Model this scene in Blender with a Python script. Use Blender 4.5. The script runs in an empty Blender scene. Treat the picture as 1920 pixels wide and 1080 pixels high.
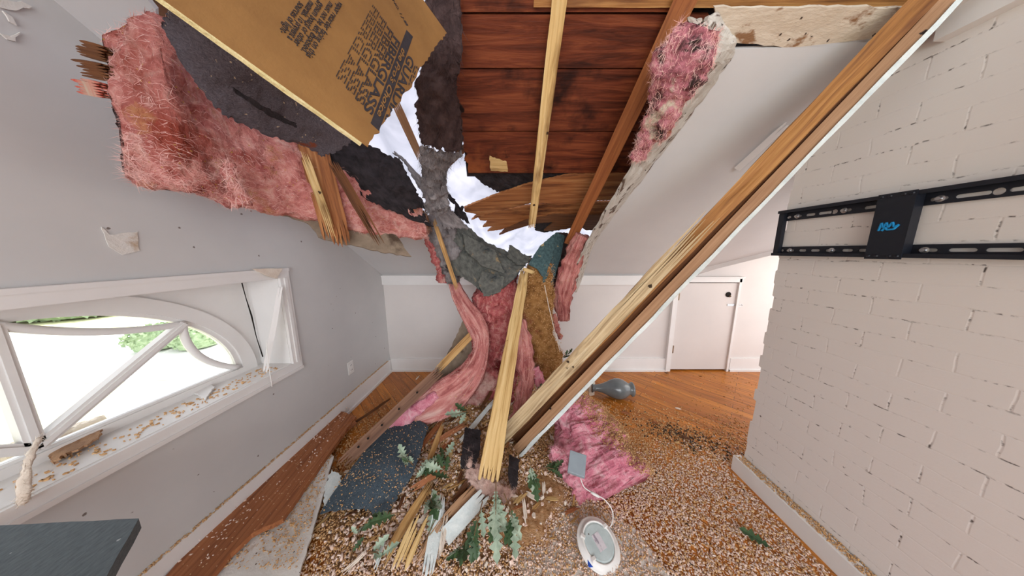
import bpy, bmesh, math, random
import numpy as np
from mathutils import Vector, Matrix, noise
random.seed(7); RNG = np.random.default_rng(11)
SC = bpy.context.scene; COL = SC.collection
R = math.radians

# ------------------------------------------------------------------ camera, world, sun, exposure
F, CX, CY, PITCH, CAMZ = 435.0, 965.0, 540.0, R(9), 1.4
cs, sn = math.cos(PITCH), math.sin(PITCH)
cam = bpy.data.objects.new('camera', bpy.data.cameras.new('camera')); COL.objects.link(cam)
cam.location = (0, 0, CAMZ); cam.rotation_euler = (R(90) - PITCH, 0, 0)
cam.data.sensor_width = 36; cam.data.lens = F / 1920 * 36
cam.data.shift_x = -(CX - 960) / 1920; cam.data.clip_start = .02; cam.data.clip_end = 300
SC.camera = cam

wd = bpy.data.worlds.new('world'); SC.world = wd; wd.use_nodes = True
bg = wd.node_tree.nodes['Background']; bg.inputs['Color'].default_value = (.93, .95, 1, 1); bg.inputs['Strength'].default_value = 1.9
sun = bpy.data.objects.new('sun', bpy.data.lights.new('sun', 'SUN')); COL.objects.link(sun)
sun.data.energy = 3.6; sun.data.angle = R(2); sun.data.color = (1, .97, .92)
sun.rotation_euler = Vector((-.25, -.55, -.9)).to_track_quat('-Z', 'Y').to_euler()
def area(name, loc, aim, sx, sy, power, color):
    o = bpy.data.objects.new(name, bpy.data.lights.new(name, 'AREA')); COL.objects.link(o)
    o.data.shape = 'RECTANGLE'; o.data.size = sx; o.data.size_y = sy; o.data.energy = power; o.data.color = color
    o.location = loc; o.rotation_euler = (Vector(aim) - Vector(loc)).to_track_quat('-Z', 'Y').to_euler()
area('rear_fill', (.3, -2.6, 1.5), (0, 2, 1.2), 2.6, 1.4, 50, (.92, .97, 1))  # added fill for the room, no window is built behind the camera
area('alcove_fill', (3.15, 1.95, 1.3), (1.6, 2.3, .7), 1.0, 1.2, 5, (1, .88, .7))  # added warm fill to brighten the alcove, no window there
vs = SC.view_settings
vs.view_transform = 'Standard'; vs.look = 'None'; vs.gamma = 1; vs.use_curve_mapping = False; vs.exposure = .3

# ------------------------------------------------------------------ camera-model geometry: a pixel of the photo meets a real plane
def ray(px, py):
    x = (px - CX) / F; y = (CY - py) / F
    return Vector((x, cs + sn * y, cs * y - sn))
O = Vector((0, 0, CAMZ))
def at(px, py, t): return O + ray(px, py) * t
def fl(px, py, z=0):
    r = ray(px, py); return O + r * ((z - CAMZ) / r.z)
def onx(px, py, X):
    r = ray(px, py); return O + r * (X / r.x)
def ony(px, py, Y):
    r = ray(px, py); return O + r * (Y / r.y)
XL, YB, KZ, SL = -1.47, 2.57, 1.14, .62          # gable wall, knee wall, knee height, roof slope
XR, YC = 1.47, 1.30                             # chimney face, its far edge
def sl(px, py, off=0):
    r = ray(px, py); return O + r * ((KZ + off + SL * YB - CAMZ) / (r.z + SL * r.y))
def zs(y, off=0): return KZ + off + SL * (YB - y)
SN = Vector((0, SL, 1)).normalized()

# ------------------------------------------------------------------ materials
def C(r, g, b):
    f = lambda v: (v / 255 / 12.92) if v / 255 <= .04045 else ((v / 255 + .055) / 1.055) ** 2.4
    return (f(r), f(g), f(b), 1)
def nd(nt, typ, **kw):
    n = nt.nodes.new(typ)
    for k, v in kw.items():
        if k in n.inputs: n.inputs[k].default_value = v
        else: setattr(n, k, v)
    return n
def mat(name, stops, scale=8, stretch=(1, 1, 1), rough=.75, bump=.2, bscale=None, detail=6, dist=0, specks=None, spec=.3, metal=0, stains=None, bdist=.01, bstretch=None):
    m = bpy.data.materials.new(name); m.use_nodes = True; nt = m.node_tree; L = nt.links.new
    b = nt.nodes['Principled BSDF']; b.inputs['Roughness'].default_value = rough; b.inputs['Metallic'].default_value = metal
    b.inputs['Specular IOR Level'].default_value = spec
    a = nd(nt, 'ShaderNodeAttribute', attribute_name='rest')
    mp = nd(nt, 'ShaderNodeMapping'); mp.inputs['Scale'].default_value = stretch; L(a.outputs['Vector'], mp.inputs['Vector'])
    n = nd(nt, 'ShaderNodeTexNoise', Scale=scale, Detail=detail, Roughness=.62, Distortion=dist); L(mp.outputs[0], n.inputs['Vector'])
    r = nd(nt, 'ShaderNodeValToRGB'); e = r.color_ramp.elements
    k = len(stops)
    for i, c in enumerate(stops):
        p = .3 + .4 * i / max(1, k - 1)
        if i < 2: e[i].position = p; e[i].color = c
        else: e.new(p).color = c
    if k == 1: e[1].color = stops[0]; e[1].position = .9
    L(n.outputs['Fac'], r.inputs['Fac']); col = r.outputs['Color']
    for lay in (stains or []):                     # (colour, scale, threshold, softness, stretch)
        mp2 = nd(nt, 'ShaderNodeMapping'); mp2.inputs['Scale'].default_value = lay[4] if len(lay) > 4 else (1, 1, 1); L(a.outputs['Vector'], mp2.inputs['Vector'])
        n2 = nd(nt, 'ShaderNodeTexNoise', Scale=lay[1], Detail=5, Roughness=.6); L(mp2.outputs[0], n2.inputs['Vector'])
        mr = nd(nt, 'ShaderNodeMapRange'); mr.inputs['From Min'].default_value = lay[2]; mr.inputs['From Max'].default_value = lay[2] + lay[3]
        L(n2.outputs['Fac'], mr.inputs['Value'])
        mx = nd(nt, 'ShaderNodeMix', data_type='RGBA'); L(mr.outputs[0], mx.inputs['Factor']); L(col, mx.inputs['A']); mx.inputs['B'].default_value = lay[0]; col = mx.outputs['Result']
    for lay in (specks or []):                     # (colour, grain scale, share of cells)
        n3 = nd(nt, 'ShaderNodeTexNoise', Scale=lay[1] * 2.5, Detail=2); L(a.outputs['Vector'], n3.inputs['Vector'])
        vm = nd(nt, 'ShaderNodeVectorMath', operation='SCALE'); vm.inputs['Scale'].default_value = .5 / lay[1]; L(n3.outputs['Color'], vm.inputs[0])
        va_ = nd(nt, 'ShaderNodeVectorMath', operation='ADD'); L(a.outputs['Vector'], va_.inputs[0]); L(vm.outputs[0], va_.inputs[1])
        v = nd(nt, 'ShaderNodeTexVoronoi', Scale=lay[1]); L(va_.outputs[0], v.inputs['Vector'])
        sx_ = nd(nt, 'ShaderNodeSeparateColor'); L(v.outputs['Color'], sx_.inputs[0])
        lt = nd(nt, 'ShaderNodeMath', operation='LESS_THAN'); L(sx_.outputs[0], lt.inputs[0]); lt.inputs[1].default_value = lay[2]
        mr = nd(nt, 'ShaderNodeMapRange'); mr.inputs['From Min'].default_value = .33; mr.inputs['From Max'].default_value = .24; L(v.outputs['Distance'], mr.inputs['Value'])
        ma = nd(nt, 'ShaderNodeMath', operation='MULTIPLY'); L(mr.outputs[0], ma.inputs[0]); L(lt.outputs[0], ma.inputs[1])
        mx = nd(nt, 'ShaderNodeMix', data_type='RGBA'); L(ma.outputs[0], mx.inputs['Factor']); L(col, mx.inputs['A']); mx.inputs['B'].default_value = lay[0]; col = mx.outputs['Result']
    L(col, b.inputs['Base Color'])
    if bump:
        mb = nd(nt, 'ShaderNodeMapping'); mb.inputs['Scale'].default_value = bstretch or stretch; L(a.outputs['Vector'], mb.inputs['Vector'])
        nb = nd(nt, 'ShaderNodeTexNoise', Scale=bscale or scale * 2, Detail=5, Roughness=.65); L(mb.outputs[0], nb.inputs['Vector'])
        bp = nd(nt, 'ShaderNodeBump', Strength=bump, Distance=bdist); L(nb.outputs['Fac'], bp.inputs['Height']); L(bp.outputs[0], b.inputs['Normal'])
    return m
W = (.035, 1, 1)
M = {}
M['wall'] = mat('wall_paint', [C(198, 198, 198), C(207, 206, 205)], 2, bump=.05, bscale=140, bdist=.002, rough=.6, specks=[(C(120, 110, 105), 60, 0.006)])
M['wallback'] = mat('knee_wall_paint', [C(214, 208, 205), C(222, 216, 212)], 2, bump=.05, bscale=140, bdist=.002, rough=.6)
M['trim'] = mat('white_trim_paint', [C(226, 224, 222), C(234, 232, 230)], 3, bump=.03, rough=.42)
M['ceil'] = mat('ceiling_paint', [C(204, 204, 205), C(212, 212, 212)], 2, bump=.08, bscale=120, bdist=.002, rough=.7)
M['drywall_core'] = mat('drywall_core', [C(190, 186, 178), C(222, 219, 212)], 30, bump=.6, bscale=70, rough=.95, stains=[(C(110, 96, 84), 9, .55, .1)])
M['drywall_back'] = mat('drywall_backing_paper', [C(118, 102, 86), C(148, 132, 114)], 14, bump=.4, rough=.95, stains=[(C(80, 64, 52), 6, .55, .12)])
M['drywall_face'] = mat('drywall_painted_face', [C(214, 210, 204), C(230, 227, 222)], 6, bump=.3, bscale=60, rough=.8, stains=[(C(176, 148, 118), 5, .56, .08)], specks=[(C(90, 70, 55), 80, 0.04)])
M['drywall_stained'] = mat('drywall_stained_joint', [C(190, 172, 150), C(216, 204, 186)], 12, (.4, 1, 1), bump=.4, bscale=60, rough=.9, stains=[(C(140, 104, 74), 14, .58, .06, (.5, 1, 1))], specks=[(C(70, 54, 44), 70, 0.06)])
M['flap'] = mat('torn_drywall_flap', [C(170, 160, 148), C(206, 202, 194)], 16, bump=.6, bscale=50, rough=.95, stains=[(C(96, 78, 66), 13, .56, .06), (C(60, 50, 46), 26, .63, .04), (C(196, 150, 148), 6, .6, .1)])
M['drywall_edge'] = mat('drywall_white_edge', [C(205, 216, 216), C(228, 234, 232)], 30, bump=.4, rough=.9)
M['deckwood'] = mat('roof_board_wood', [C(52, 22, 14), C(108, 52, 32), C(140, 76, 46)], 26, (.09, 1, 1), .6, .3, 90, 9, 1.2, stains=[(C(40, 16, 12), 3.2, .56, .12), (C(150, 84, 46), 2.2, .58, .1)], specks=[(C(26, 12, 8), 11, 0.05)])
M['rafter'] = mat('old_rafter_wood', [C(120, 66, 36), C(168, 104, 60)], 60, W, .65, .3, 150, 9, .4, stains=[(C(86, 44, 26), 4, .55, .15, (.3, 1, 1))])
M['pale'] = mat('fresh_split_wood', [C(168, 128, 72), C(214, 180, 122), C(226, 198, 146)], 60, W, .7, .5, 150, 9, .5, stains=[(C(120, 84, 46), 5, .58, .08, (.2, 1, 1))], specks=[(C(60, 40, 24), 34, 0.04)])
M['honey'] = mat('honey_split_wood', [C(124, 88, 50), C(184, 142, 88), C(206, 170, 116)], 60, W, .7, .5, 150, 9, .5, stains=[(C(84, 50, 26), 5, .56, .08, (.2, 1, 1))])
M['tan'] = mat('tan_board_wood', [C(150, 112, 82), C(186, 148, 114)], 60, W, .7, .3, 150, 9, .3, specks=[(C(50, 36, 28), 26, 0.03)])
M['oldtan'] = mat('aged_board_wood', [C(96, 68, 54), C(140, 104, 82)], 60, W, .7, .3, 150, 9, .3, stains=[(C(64, 44, 36), 5, .58, .1, (.3, 1, 1))])
M['beamwood'] = mat('amber_beam_wood', [C(104, 66, 34), C(156, 106, 56), C(186, 138, 80)], 60, W, .6, .3, 150, 9, .3, stains=[(C(90, 48, 24), 4, .58, .1, (.2, 1, 1))])
M['redplank'] = mat('reddish_plank_wood', [C(110, 62, 38), C(158, 98, 60), C(178, 116, 76)], 60, W, .6, .3, 150, 9, .5, specks=[(C(220, 190, 150), 110, 0.1)])
M['splint'] = mat('broken_roof_board_wood', [C(104, 60, 34), C(158, 100, 58), C(190, 140, 90)], 40, (.05, 1, 1), .7, .4, 120, 9, .5, stains=[(C(70, 38, 22), 4, .56, .1, (.3, 1, 1))])
M['greypale'] = mat('weathered_split_wood', [C(140, 112, 80), C(200, 176, 138), C(220, 202, 168)], 60, W, .75, .6, 150, 9, .5, stains=[(C(110, 82, 56), 6, .57, .08, (.2, 1, 1))], specks=[(C(60, 44, 30), 34, .03)])
M['darkwood'] = mat('dark_splinter_wood', [C(70, 42, 26), C(126, 80, 46)], 60, W, .75, .5, 150, 9, .5)
PK = dict(rough=1, spec=0, dist=1.2, detail=9)
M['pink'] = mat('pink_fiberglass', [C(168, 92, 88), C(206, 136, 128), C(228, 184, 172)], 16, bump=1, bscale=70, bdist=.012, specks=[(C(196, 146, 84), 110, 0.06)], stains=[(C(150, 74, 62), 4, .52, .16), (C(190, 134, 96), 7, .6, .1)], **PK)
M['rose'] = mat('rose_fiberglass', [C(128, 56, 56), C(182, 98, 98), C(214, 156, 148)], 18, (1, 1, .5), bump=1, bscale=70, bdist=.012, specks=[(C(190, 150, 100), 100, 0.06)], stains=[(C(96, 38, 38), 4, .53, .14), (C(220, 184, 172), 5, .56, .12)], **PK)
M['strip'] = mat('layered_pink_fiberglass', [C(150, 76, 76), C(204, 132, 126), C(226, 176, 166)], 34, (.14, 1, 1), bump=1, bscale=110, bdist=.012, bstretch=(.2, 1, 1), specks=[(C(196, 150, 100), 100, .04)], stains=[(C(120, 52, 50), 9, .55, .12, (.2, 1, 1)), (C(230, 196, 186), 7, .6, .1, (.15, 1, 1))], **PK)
M['hot'] = mat('bright_pink_fiberglass', [C(196, 104, 126), C(228, 146, 162), C(242, 198, 204)], 16, bump=1, bscale=70, bdist=.012, stains=[(C(170, 86, 98), 6, .58, .1), (C(240, 210, 208), 8, .62, .1)], **PK)
M['tanfiber'] = mat('dust_caked_fiberglass', [C(112, 76, 42), C(160, 116, 70), C(186, 142, 92)], 22, bump=1, bscale=120, bdist=.012, rough=1, spec=0, detail=9, stains=[(C(140, 66, 60), 5, .6, .12)])
M['ashpink'] = mat('soiled_fiberglass', [C(110, 70, 72), C(186, 116, 126), C(214, 160, 164)], 16, bump=1, bscale=70, bdist=.012, stains=[(C(60, 48, 46), 10, .53, .1), (C(206, 192, 172), 9, .6, .08)], **PK)
M['shingle'] = mat('charcoal_shingle', [C(72, 68, 74), C(112, 106, 114)], 220, rough=.9, bump=.8, bscale=260, bdist=.004, spec=.15, stains=[(C(132, 74, 54), 7, .6, .06)], specks=[(C(200, 180, 150), 120, 0.05)])
M['shingle_blue'] = mat('blue_grey_shingle', [C(44, 54, 64), C(92, 106, 116)], 260, rough=.9, bump=.8, bscale=300, bdist=.004, spec=.2, specks=[(C(226, 206, 172), 130, 0.09)])
M['shingle_old'] = mat('weathered_shingle', [C(70, 72, 70), C(112, 112, 106)], 30, rough=.9, bump=.6, bscale=200, bdist=.004, spec=.15, stains=[(C(146, 124, 92), 12, .6, .1), (C(44, 50, 54), 5, .56, .1)])
M['shingle_green'] = mat('slate_green_shingle', [C(40, 62, 66), C(84, 108, 110)], 40, rough=.85, bump=.4, bscale=200, bdist=.003, stains=[(C(170, 150, 110), 14, .62, .05)])
M['felt'] = mat('black_roofing_felt', [C(30, 26, 28), C(58, 52, 54)], 20, (1, 1, .3), rough=.9, bump=.5, bscale=60, spec=.2)
M['felt_grey'] = mat('grey_torn_felt', [C(98, 92, 94), C(158, 152, 152)], 24, (1, 1, .25), rough=.95, bump=.7, bscale=90, spec=.1, stains=[(C(52, 44, 44), 8, .56, .12)])
M['felt_brown'] = mat('brown_black_felt', [C(44, 32, 32), C(84, 66, 64)], 20, (1, 1, .25), rough=.9, bump=.7, bscale=70, spec=.2)
M['kraft'] = mat('kraft_paper', [C(126, 90, 52), C(152, 112, 66)], 7, bump=.14, bscale=24, rough=.55, spec=.35, specks=[(C(200, 164, 112), 60, 0.012)])
M['kraft_core'] = mat('yellowed_batt_edge', [C(206, 190, 132), C(228, 216, 170)], 40, bump=.6, rough=1)
M['ink'] = mat('black_print_ink', [C(46, 42, 46), C(62, 58, 62)], 60, bump=0, rough=.7)
M['black'] = mat('black_powder_coat', [C(22, 26, 36), C(28, 32, 42)], 60, bump=.1, bscale=400, bdist=.001, rough=.45, spec=.4)
M['bluechalk'] = mat('blue_marker', [C(22, 130, 190), C(40, 150, 210)], 50, bump=0, rough=.8)
M['steel'] = mat('zinc_steel', [C(170, 170, 172), C(200, 200, 202)], 40, bump=.05, rough=.3, metal=.9)
M['brass'] = mat('old_brass', [C(110, 90, 70), C(150, 126, 98)], 40, bump=.1, rough=.4, metal=.7)
M['plate'] = mat('white_plastic', [C(226, 224, 220), C(232, 230, 227)], 10, bump=0, rough=.35)
M['lampback'] = mat('grey_lamp_back', [C(172, 184, 184), C(192, 204, 204)], 20, bump=.05, rough=.4, specks=[(C(70, 60, 50), 90, 0.04)])
M['driver'] = mat('grey_driver_box', [C(142, 154, 162), C(152, 164, 172)], 20, bump=.05, rough=.5)
M['paperlabel'] = mat('pale_printed_label', [C(196, 190, 196), C(214, 208, 212)], 60, bump=0, rough=.6, stains=[(C(150, 140, 150), 60, .55, .04, (.2, 1, 1))])
M['bluetag'] = mat('blue_plastic', [C(24, 70, 170), C(34, 84, 190)], 10, bump=0, rough=.4)
M['vase'] = mat('grey_glaze', [C(98, 104, 106), C(122, 128, 130)], 6, bump=.03, rough=.18, spec=.6)
M['grey_top'] = mat('charcoal_speckled_top', [C(78, 88, 92), C(104, 114, 118)], 160, (1, .3, 1), rough=.7, bump=.2, bscale=200, bdist=.002, specks=[(C(170, 176, 176), 90, 0.02)])
M['leaf'] = mat('oak_leaf_green', [C(44, 66, 44), C(82, 108, 70)], 30, bump=.2, rough=.5)
M['leafpale'] = mat('pale_leaf_underside', [C(128, 150, 128), C(180, 196, 174)], 30, bump=.2, rough=.6)
M['twig'] = mat('twig_bark', [C(92, 70, 48), C(140, 110, 80)], 60, bump=.4, rough=.9)
M['dark'] = mat('dark_hole', [C(24, 20, 18), C(34, 28, 24)], 30, bump=0, rough=.9)
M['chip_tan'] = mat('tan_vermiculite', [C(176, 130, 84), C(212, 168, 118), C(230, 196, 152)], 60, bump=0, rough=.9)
M['chip_lit_pink'] = mat('lit_pinkish_vermiculite', [C(200, 164, 142), C(232, 206, 190), C(244, 230, 220)], 60, bump=0, rough=.9)  # paler copy of the flakes, light on the near floor put into colour
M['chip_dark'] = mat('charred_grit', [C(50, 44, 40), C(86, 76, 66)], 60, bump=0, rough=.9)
M['dust'] = mat('dust_bed', [C(160, 112, 72), C(206, 160, 116), C(222, 186, 150)], 40, bump=1, bscale=140, bdist=.012, rough=1, spec=0)
M['lawn'] = mat('overexposed_lawn', [C(206, 206, 160), C(226, 222, 186)], 1.2, bump=.3, rough=1)  # outdoor overexposure put into the pale lawn colour
M['road'] = mat('pale_driveway', [C(226, 224, 220), C(236, 234, 230)], .5, bump=.1, rough=1)
M['bush'] = mat('hazed_shrub_leaves', [C(140, 164, 124), C(186, 202, 164)], 6, bump=.4, rough=.8)  # leaf green paled, haze and overexposure put into the colour
M['fluff'] = mat('loose_pale_fibre', [C(224, 160, 152), C(240, 206, 198)], 20, bump=0, rough=1, spec=0)
M['fluff_hot'] = mat('loose_bright_fibre', [C(236, 164, 180), C(246, 214, 220)], 20, bump=0, rough=1, spec=0)
M['dustpink'] = mat('dusty_pink_fibre', [C(190, 150, 138), C(226, 200, 188)], 20, bump=.8, bscale=70, rough=1, spec=0)
M['cream'] = mat('cream_debris', [C(216, 200, 184), C(232, 222, 208)], 20, bump=.4, rough=.9)
M['redpaper'] = mat('red_print_paper', [C(180, 170, 150), C(190, 60, 44)], 40, (1, .1, 1), bump=0, rough=.8)

def floor_mat():
    m = bpy.data.materials.new('oak_floor_boards'); m.use_nodes = True; nt = m.node_tree; L = nt.links.new; b = nt.nodes['Principled BSDF']
    a = nd(nt, 'ShaderNodeAttribute', attribute_name='rest')
    mp = nd(nt, 'ShaderNodeMapping'); mp.inputs['Rotation'].default_value = (0, 0, R(46)); L(a.outputs['Vector'], mp.inputs['Vector'])
    br = nd(nt, 'ShaderNodeTexBrick'); br.inputs['Color1'].default_value = C(204, 132, 52); br.inputs['Color2'].default_value = C(172, 102, 38)
    br.inputs['Mortar'].default_value = C(70, 38, 18); br.inputs['Scale'].default_value = 1; br.inputs['Mortar Size'].default_value = .0015
    br.inputs['Brick Width'].default_value = 1.3; br.inputs['Row Height'].default_value = .083; br.inputs['Bias'].default_value = 0; L(mp.outputs[0], br.inputs['Vector'])
    ms = nd(nt, 'ShaderNodeMapping'); ms.inputs['Scale'].default_value = (.07, 1, 1); L(mp.outputs[0], ms.inputs['Vector'])
    n = nd(nt, 'ShaderNodeTexNoise', Scale=34, Detail=8, Roughness=.65, Distortion=.5); L(ms.outputs[0], n.inputs['Vector'])
    r = nd(nt, 'ShaderNodeValToRGB'); r.color_ramp.elements[0].position = .3; r.color_ramp.elements[0].color = (.55, .5, .45, 1); r.color_ramp.elements[1].position = .7; r.color_ramp.elements[1].color = (1.25, 1.2, 1.1, 1)
    L(n.outputs['Fac'], r.inputs['Fac'])
    mx = nd(nt, 'ShaderNodeMix', data_type='RGBA', blend_type='MULTIPLY'); mx.inputs['Factor'].default_value = 1; L(br.outputs['Color'], mx.inputs['A']); L(r.outputs['Color'], mx.inputs['B'])
    L(mx.outputs['Result'], b.inputs['Base Color']); b.inputs['Roughness'].default_value = .32; b.inputs['Specular IOR Level'].default_value = .4
    bp = nd(nt, 'ShaderNodeBump', Strength=.3, Distance=.003); L(br.outputs['Fac'], bp.inputs['Height']); bp.invert = True; L(bp.outputs[0], b.inputs['Normal'])
    return m
M['floor'] = floor_mat()
def brick_mat():
    m = bpy.data.materials.new('white_painted_brick'); m.use_nodes = True; nt = m.node_tree; L = nt.links.new; b = nt.nodes['Principled BSDF']
    a = nd(nt, 'ShaderNodeAttribute', attribute_name='rest')
    nz = nd(nt, 'ShaderNodeTexNoise', Scale=7, Detail=4); L(a.outputs['Vector'], nz.inputs['Vector'])
    sc = nd(nt, 'ShaderNodeVectorMath', operation='SCALE'); sc.inputs['Scale'].default_value = .022; L(nz.outputs['Color'], sc.inputs[0])
    ad = nd(nt, 'ShaderNodeVectorMath', operation='ADD'); L(a.outputs['Vector'], ad.inputs[0]); L(sc.outputs[0], ad.inputs[1])
    br = nd(nt, 'ShaderNodeTexBrick'); br.inputs['Scale'].default_value = 1; br.inputs['Brick Width'].default_value = .21; br.inputs['Row Height'].default_value = .072
    br.inputs['Mortar Size'].default_value = .004; br.inputs['Mortar Smooth'].default_value = .9; L(ad.outputs[0], br.inputs['Vector'])
    n = nd(nt, 'ShaderNodeTexNoise', Scale=11, Detail=8, Roughness=.7); ms = nd(nt, 'ShaderNodeMapping'); ms.inputs['Scale'].default_value = (.6, 1.6, 1); L(a.outputs['Vector'], ms.inputs['Vector']); L(ms.outputs[0], n.inputs['Vector'])
    mr = nd(nt, 'ShaderNodeMapRange'); mr.inputs['From Min'].default_value = .47; mr.inputs['From Max'].default_value = .58; L(n.outputs['Fac'], mr.inputs['Value'])
    n2 = nd(nt, 'ShaderNodeTexNoise', Scale=60, Detail=4); L(a.outputs['Vector'], n2.inputs['Vector'])
    mr2 = nd(nt, 'ShaderNodeMapRange'); mr2.inputs['From Min'].default_value = .5; mr2.inputs['From Max'].default_value = .6; L(n2.outputs['Fac'], mr2.inputs['Value'])
    mu = nd(nt, 'ShaderNodeMath', operation='MULTIPLY'); L(mr.outputs[0], mu.inputs[0]); L(br.outputs['Fac'], mu.inputs[1])
    mu2 = nd(nt, 'ShaderNodeMath', operation='MULTIPLY'); L(mu.outputs[0], mu2.inputs[0]); L(mr2.outputs[0], mu2.inputs[1])
    v = nd(nt, 'ShaderNodeTexVoronoi', Scale=12); L(ad.outputs[0], v.inputs['Vector'])
    sp = nd(nt, 'ShaderNodeMapRange'); sp.inputs['From Min'].default_value = .075; sp.inputs['From Max'].default_value = .05; L(v.outputs['Distance'], sp.inputs['Value'])
    sp2 = nd(nt, 'ShaderNodeMath', operation='MULTIPLY'); L(sp.outputs[0], sp2.inputs[0]); L(mr2.outputs[0], sp2.inputs[1])
    mm = nd(nt, 'ShaderNodeMath', operation='MAXIMUM'); L(mu2.outputs[0], mm.inputs[0]); L(sp2.outputs[0], mm.inputs[1])
    mx = nd(nt, 'ShaderNodeMix', data_type='RGBA'); mx.inputs['A'].default_value = C(228, 223, 219); mx.inputs['B'].default_value = C(84, 76, 72); L(mm.outputs[0], mx.inputs['Factor'])
    L(mx.outputs['Result'], b.inputs['Base Color']); b.inputs['Roughness'].default_value = .55; b.inputs['Specular IOR Level'].default_value = .3
    bp = nd(nt, 'ShaderNodeBump', Strength=.16, Distance=.005); bp.invert = True; L(br.outputs['Fac'], bp.inputs['Height'])
    bp2 = nd(nt, 'ShaderNodeBump', Strength=.25, Distance=.006); L(n.outputs['Fac'], bp2.inputs['Height']); L(bp.outputs[0], bp2.inputs['Normal']); L(bp2.outputs[0], b.inputs['Normal'])
    return m
M['brick'] = brick_mat()
def tarp_mat():
    m = bpy.data.materials.new('white_tarp'); m.use_nodes = True; nt = m.node_tree; L = nt.links.new
    nt.nodes.remove(nt.nodes['Principled BSDF']); out = nt.nodes['Material Output']
    a = nd(nt, 'ShaderNodeAttribute', attribute_name='rest')
    n = nd(nt, 'ShaderNodeTexNoise', Scale=5, Detail=6, Distortion=1); L(a.outputs['Vector'], n.inputs['Vector'])
    r = nd(nt, 'ShaderNodeValToRGB'); r.color_ramp.elements[0].position = .3; r.color_ramp.elements[0].color = C(196, 198, 206); r.color_ramp.elements[1].position = .7; r.color_ramp.elements[1].color = C(222, 222, 229); L(n.outputs['Fac'], r.inputs['Fac'])
    t = nd(nt, 'ShaderNodeBsdfTranslucent'); d = nd(nt, 'ShaderNodeBsdfDiffuse'); L(r.outputs[0], t.inputs['Color']); L(r.outputs[0], d.inputs['Color'])
    mx = nd(nt, 'ShaderNodeMixShader'); mx.inputs[0].default_value = .3; L(t.outputs[0], mx.inputs[1]); L(d.outputs[0], mx.inputs[2]); L(mx.outputs[0], out.inputs['Surface'])
    return m
M['tarp'] = tarp_mat()
def glass_mat():
    m = bpy.data.materials.new('window_glass'); m.use_nodes = True; nt = m.node_tree; L = nt.links.new
    nt.nodes.remove(nt.nodes['Principled BSDF']); out = nt.nodes['Material Output']
    t = nd(nt, 'ShaderNodeBsdfTransparent'); t.inputs['Color'].default_value = (.97, .98, .98, 1)
    g = nd(nt, 'ShaderNodeBsdfGlossy'); g.inputs['Roughness'].default_value = .02
    fr = nd(nt, 'ShaderNodeFresnel'); fr.inputs['IOR'].default_value = 1.2
    mx = nd(nt, 'ShaderNodeMixShader'); L(fr.outputs[0], mx.inputs[0]); L(t.outputs[0], mx.inputs[1]); L(g.outputs[0], mx.inputs[2]); L(mx.outputs[0], out.inputs['Surface'])
    return m
M['glass'] = glass_mat()

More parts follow.
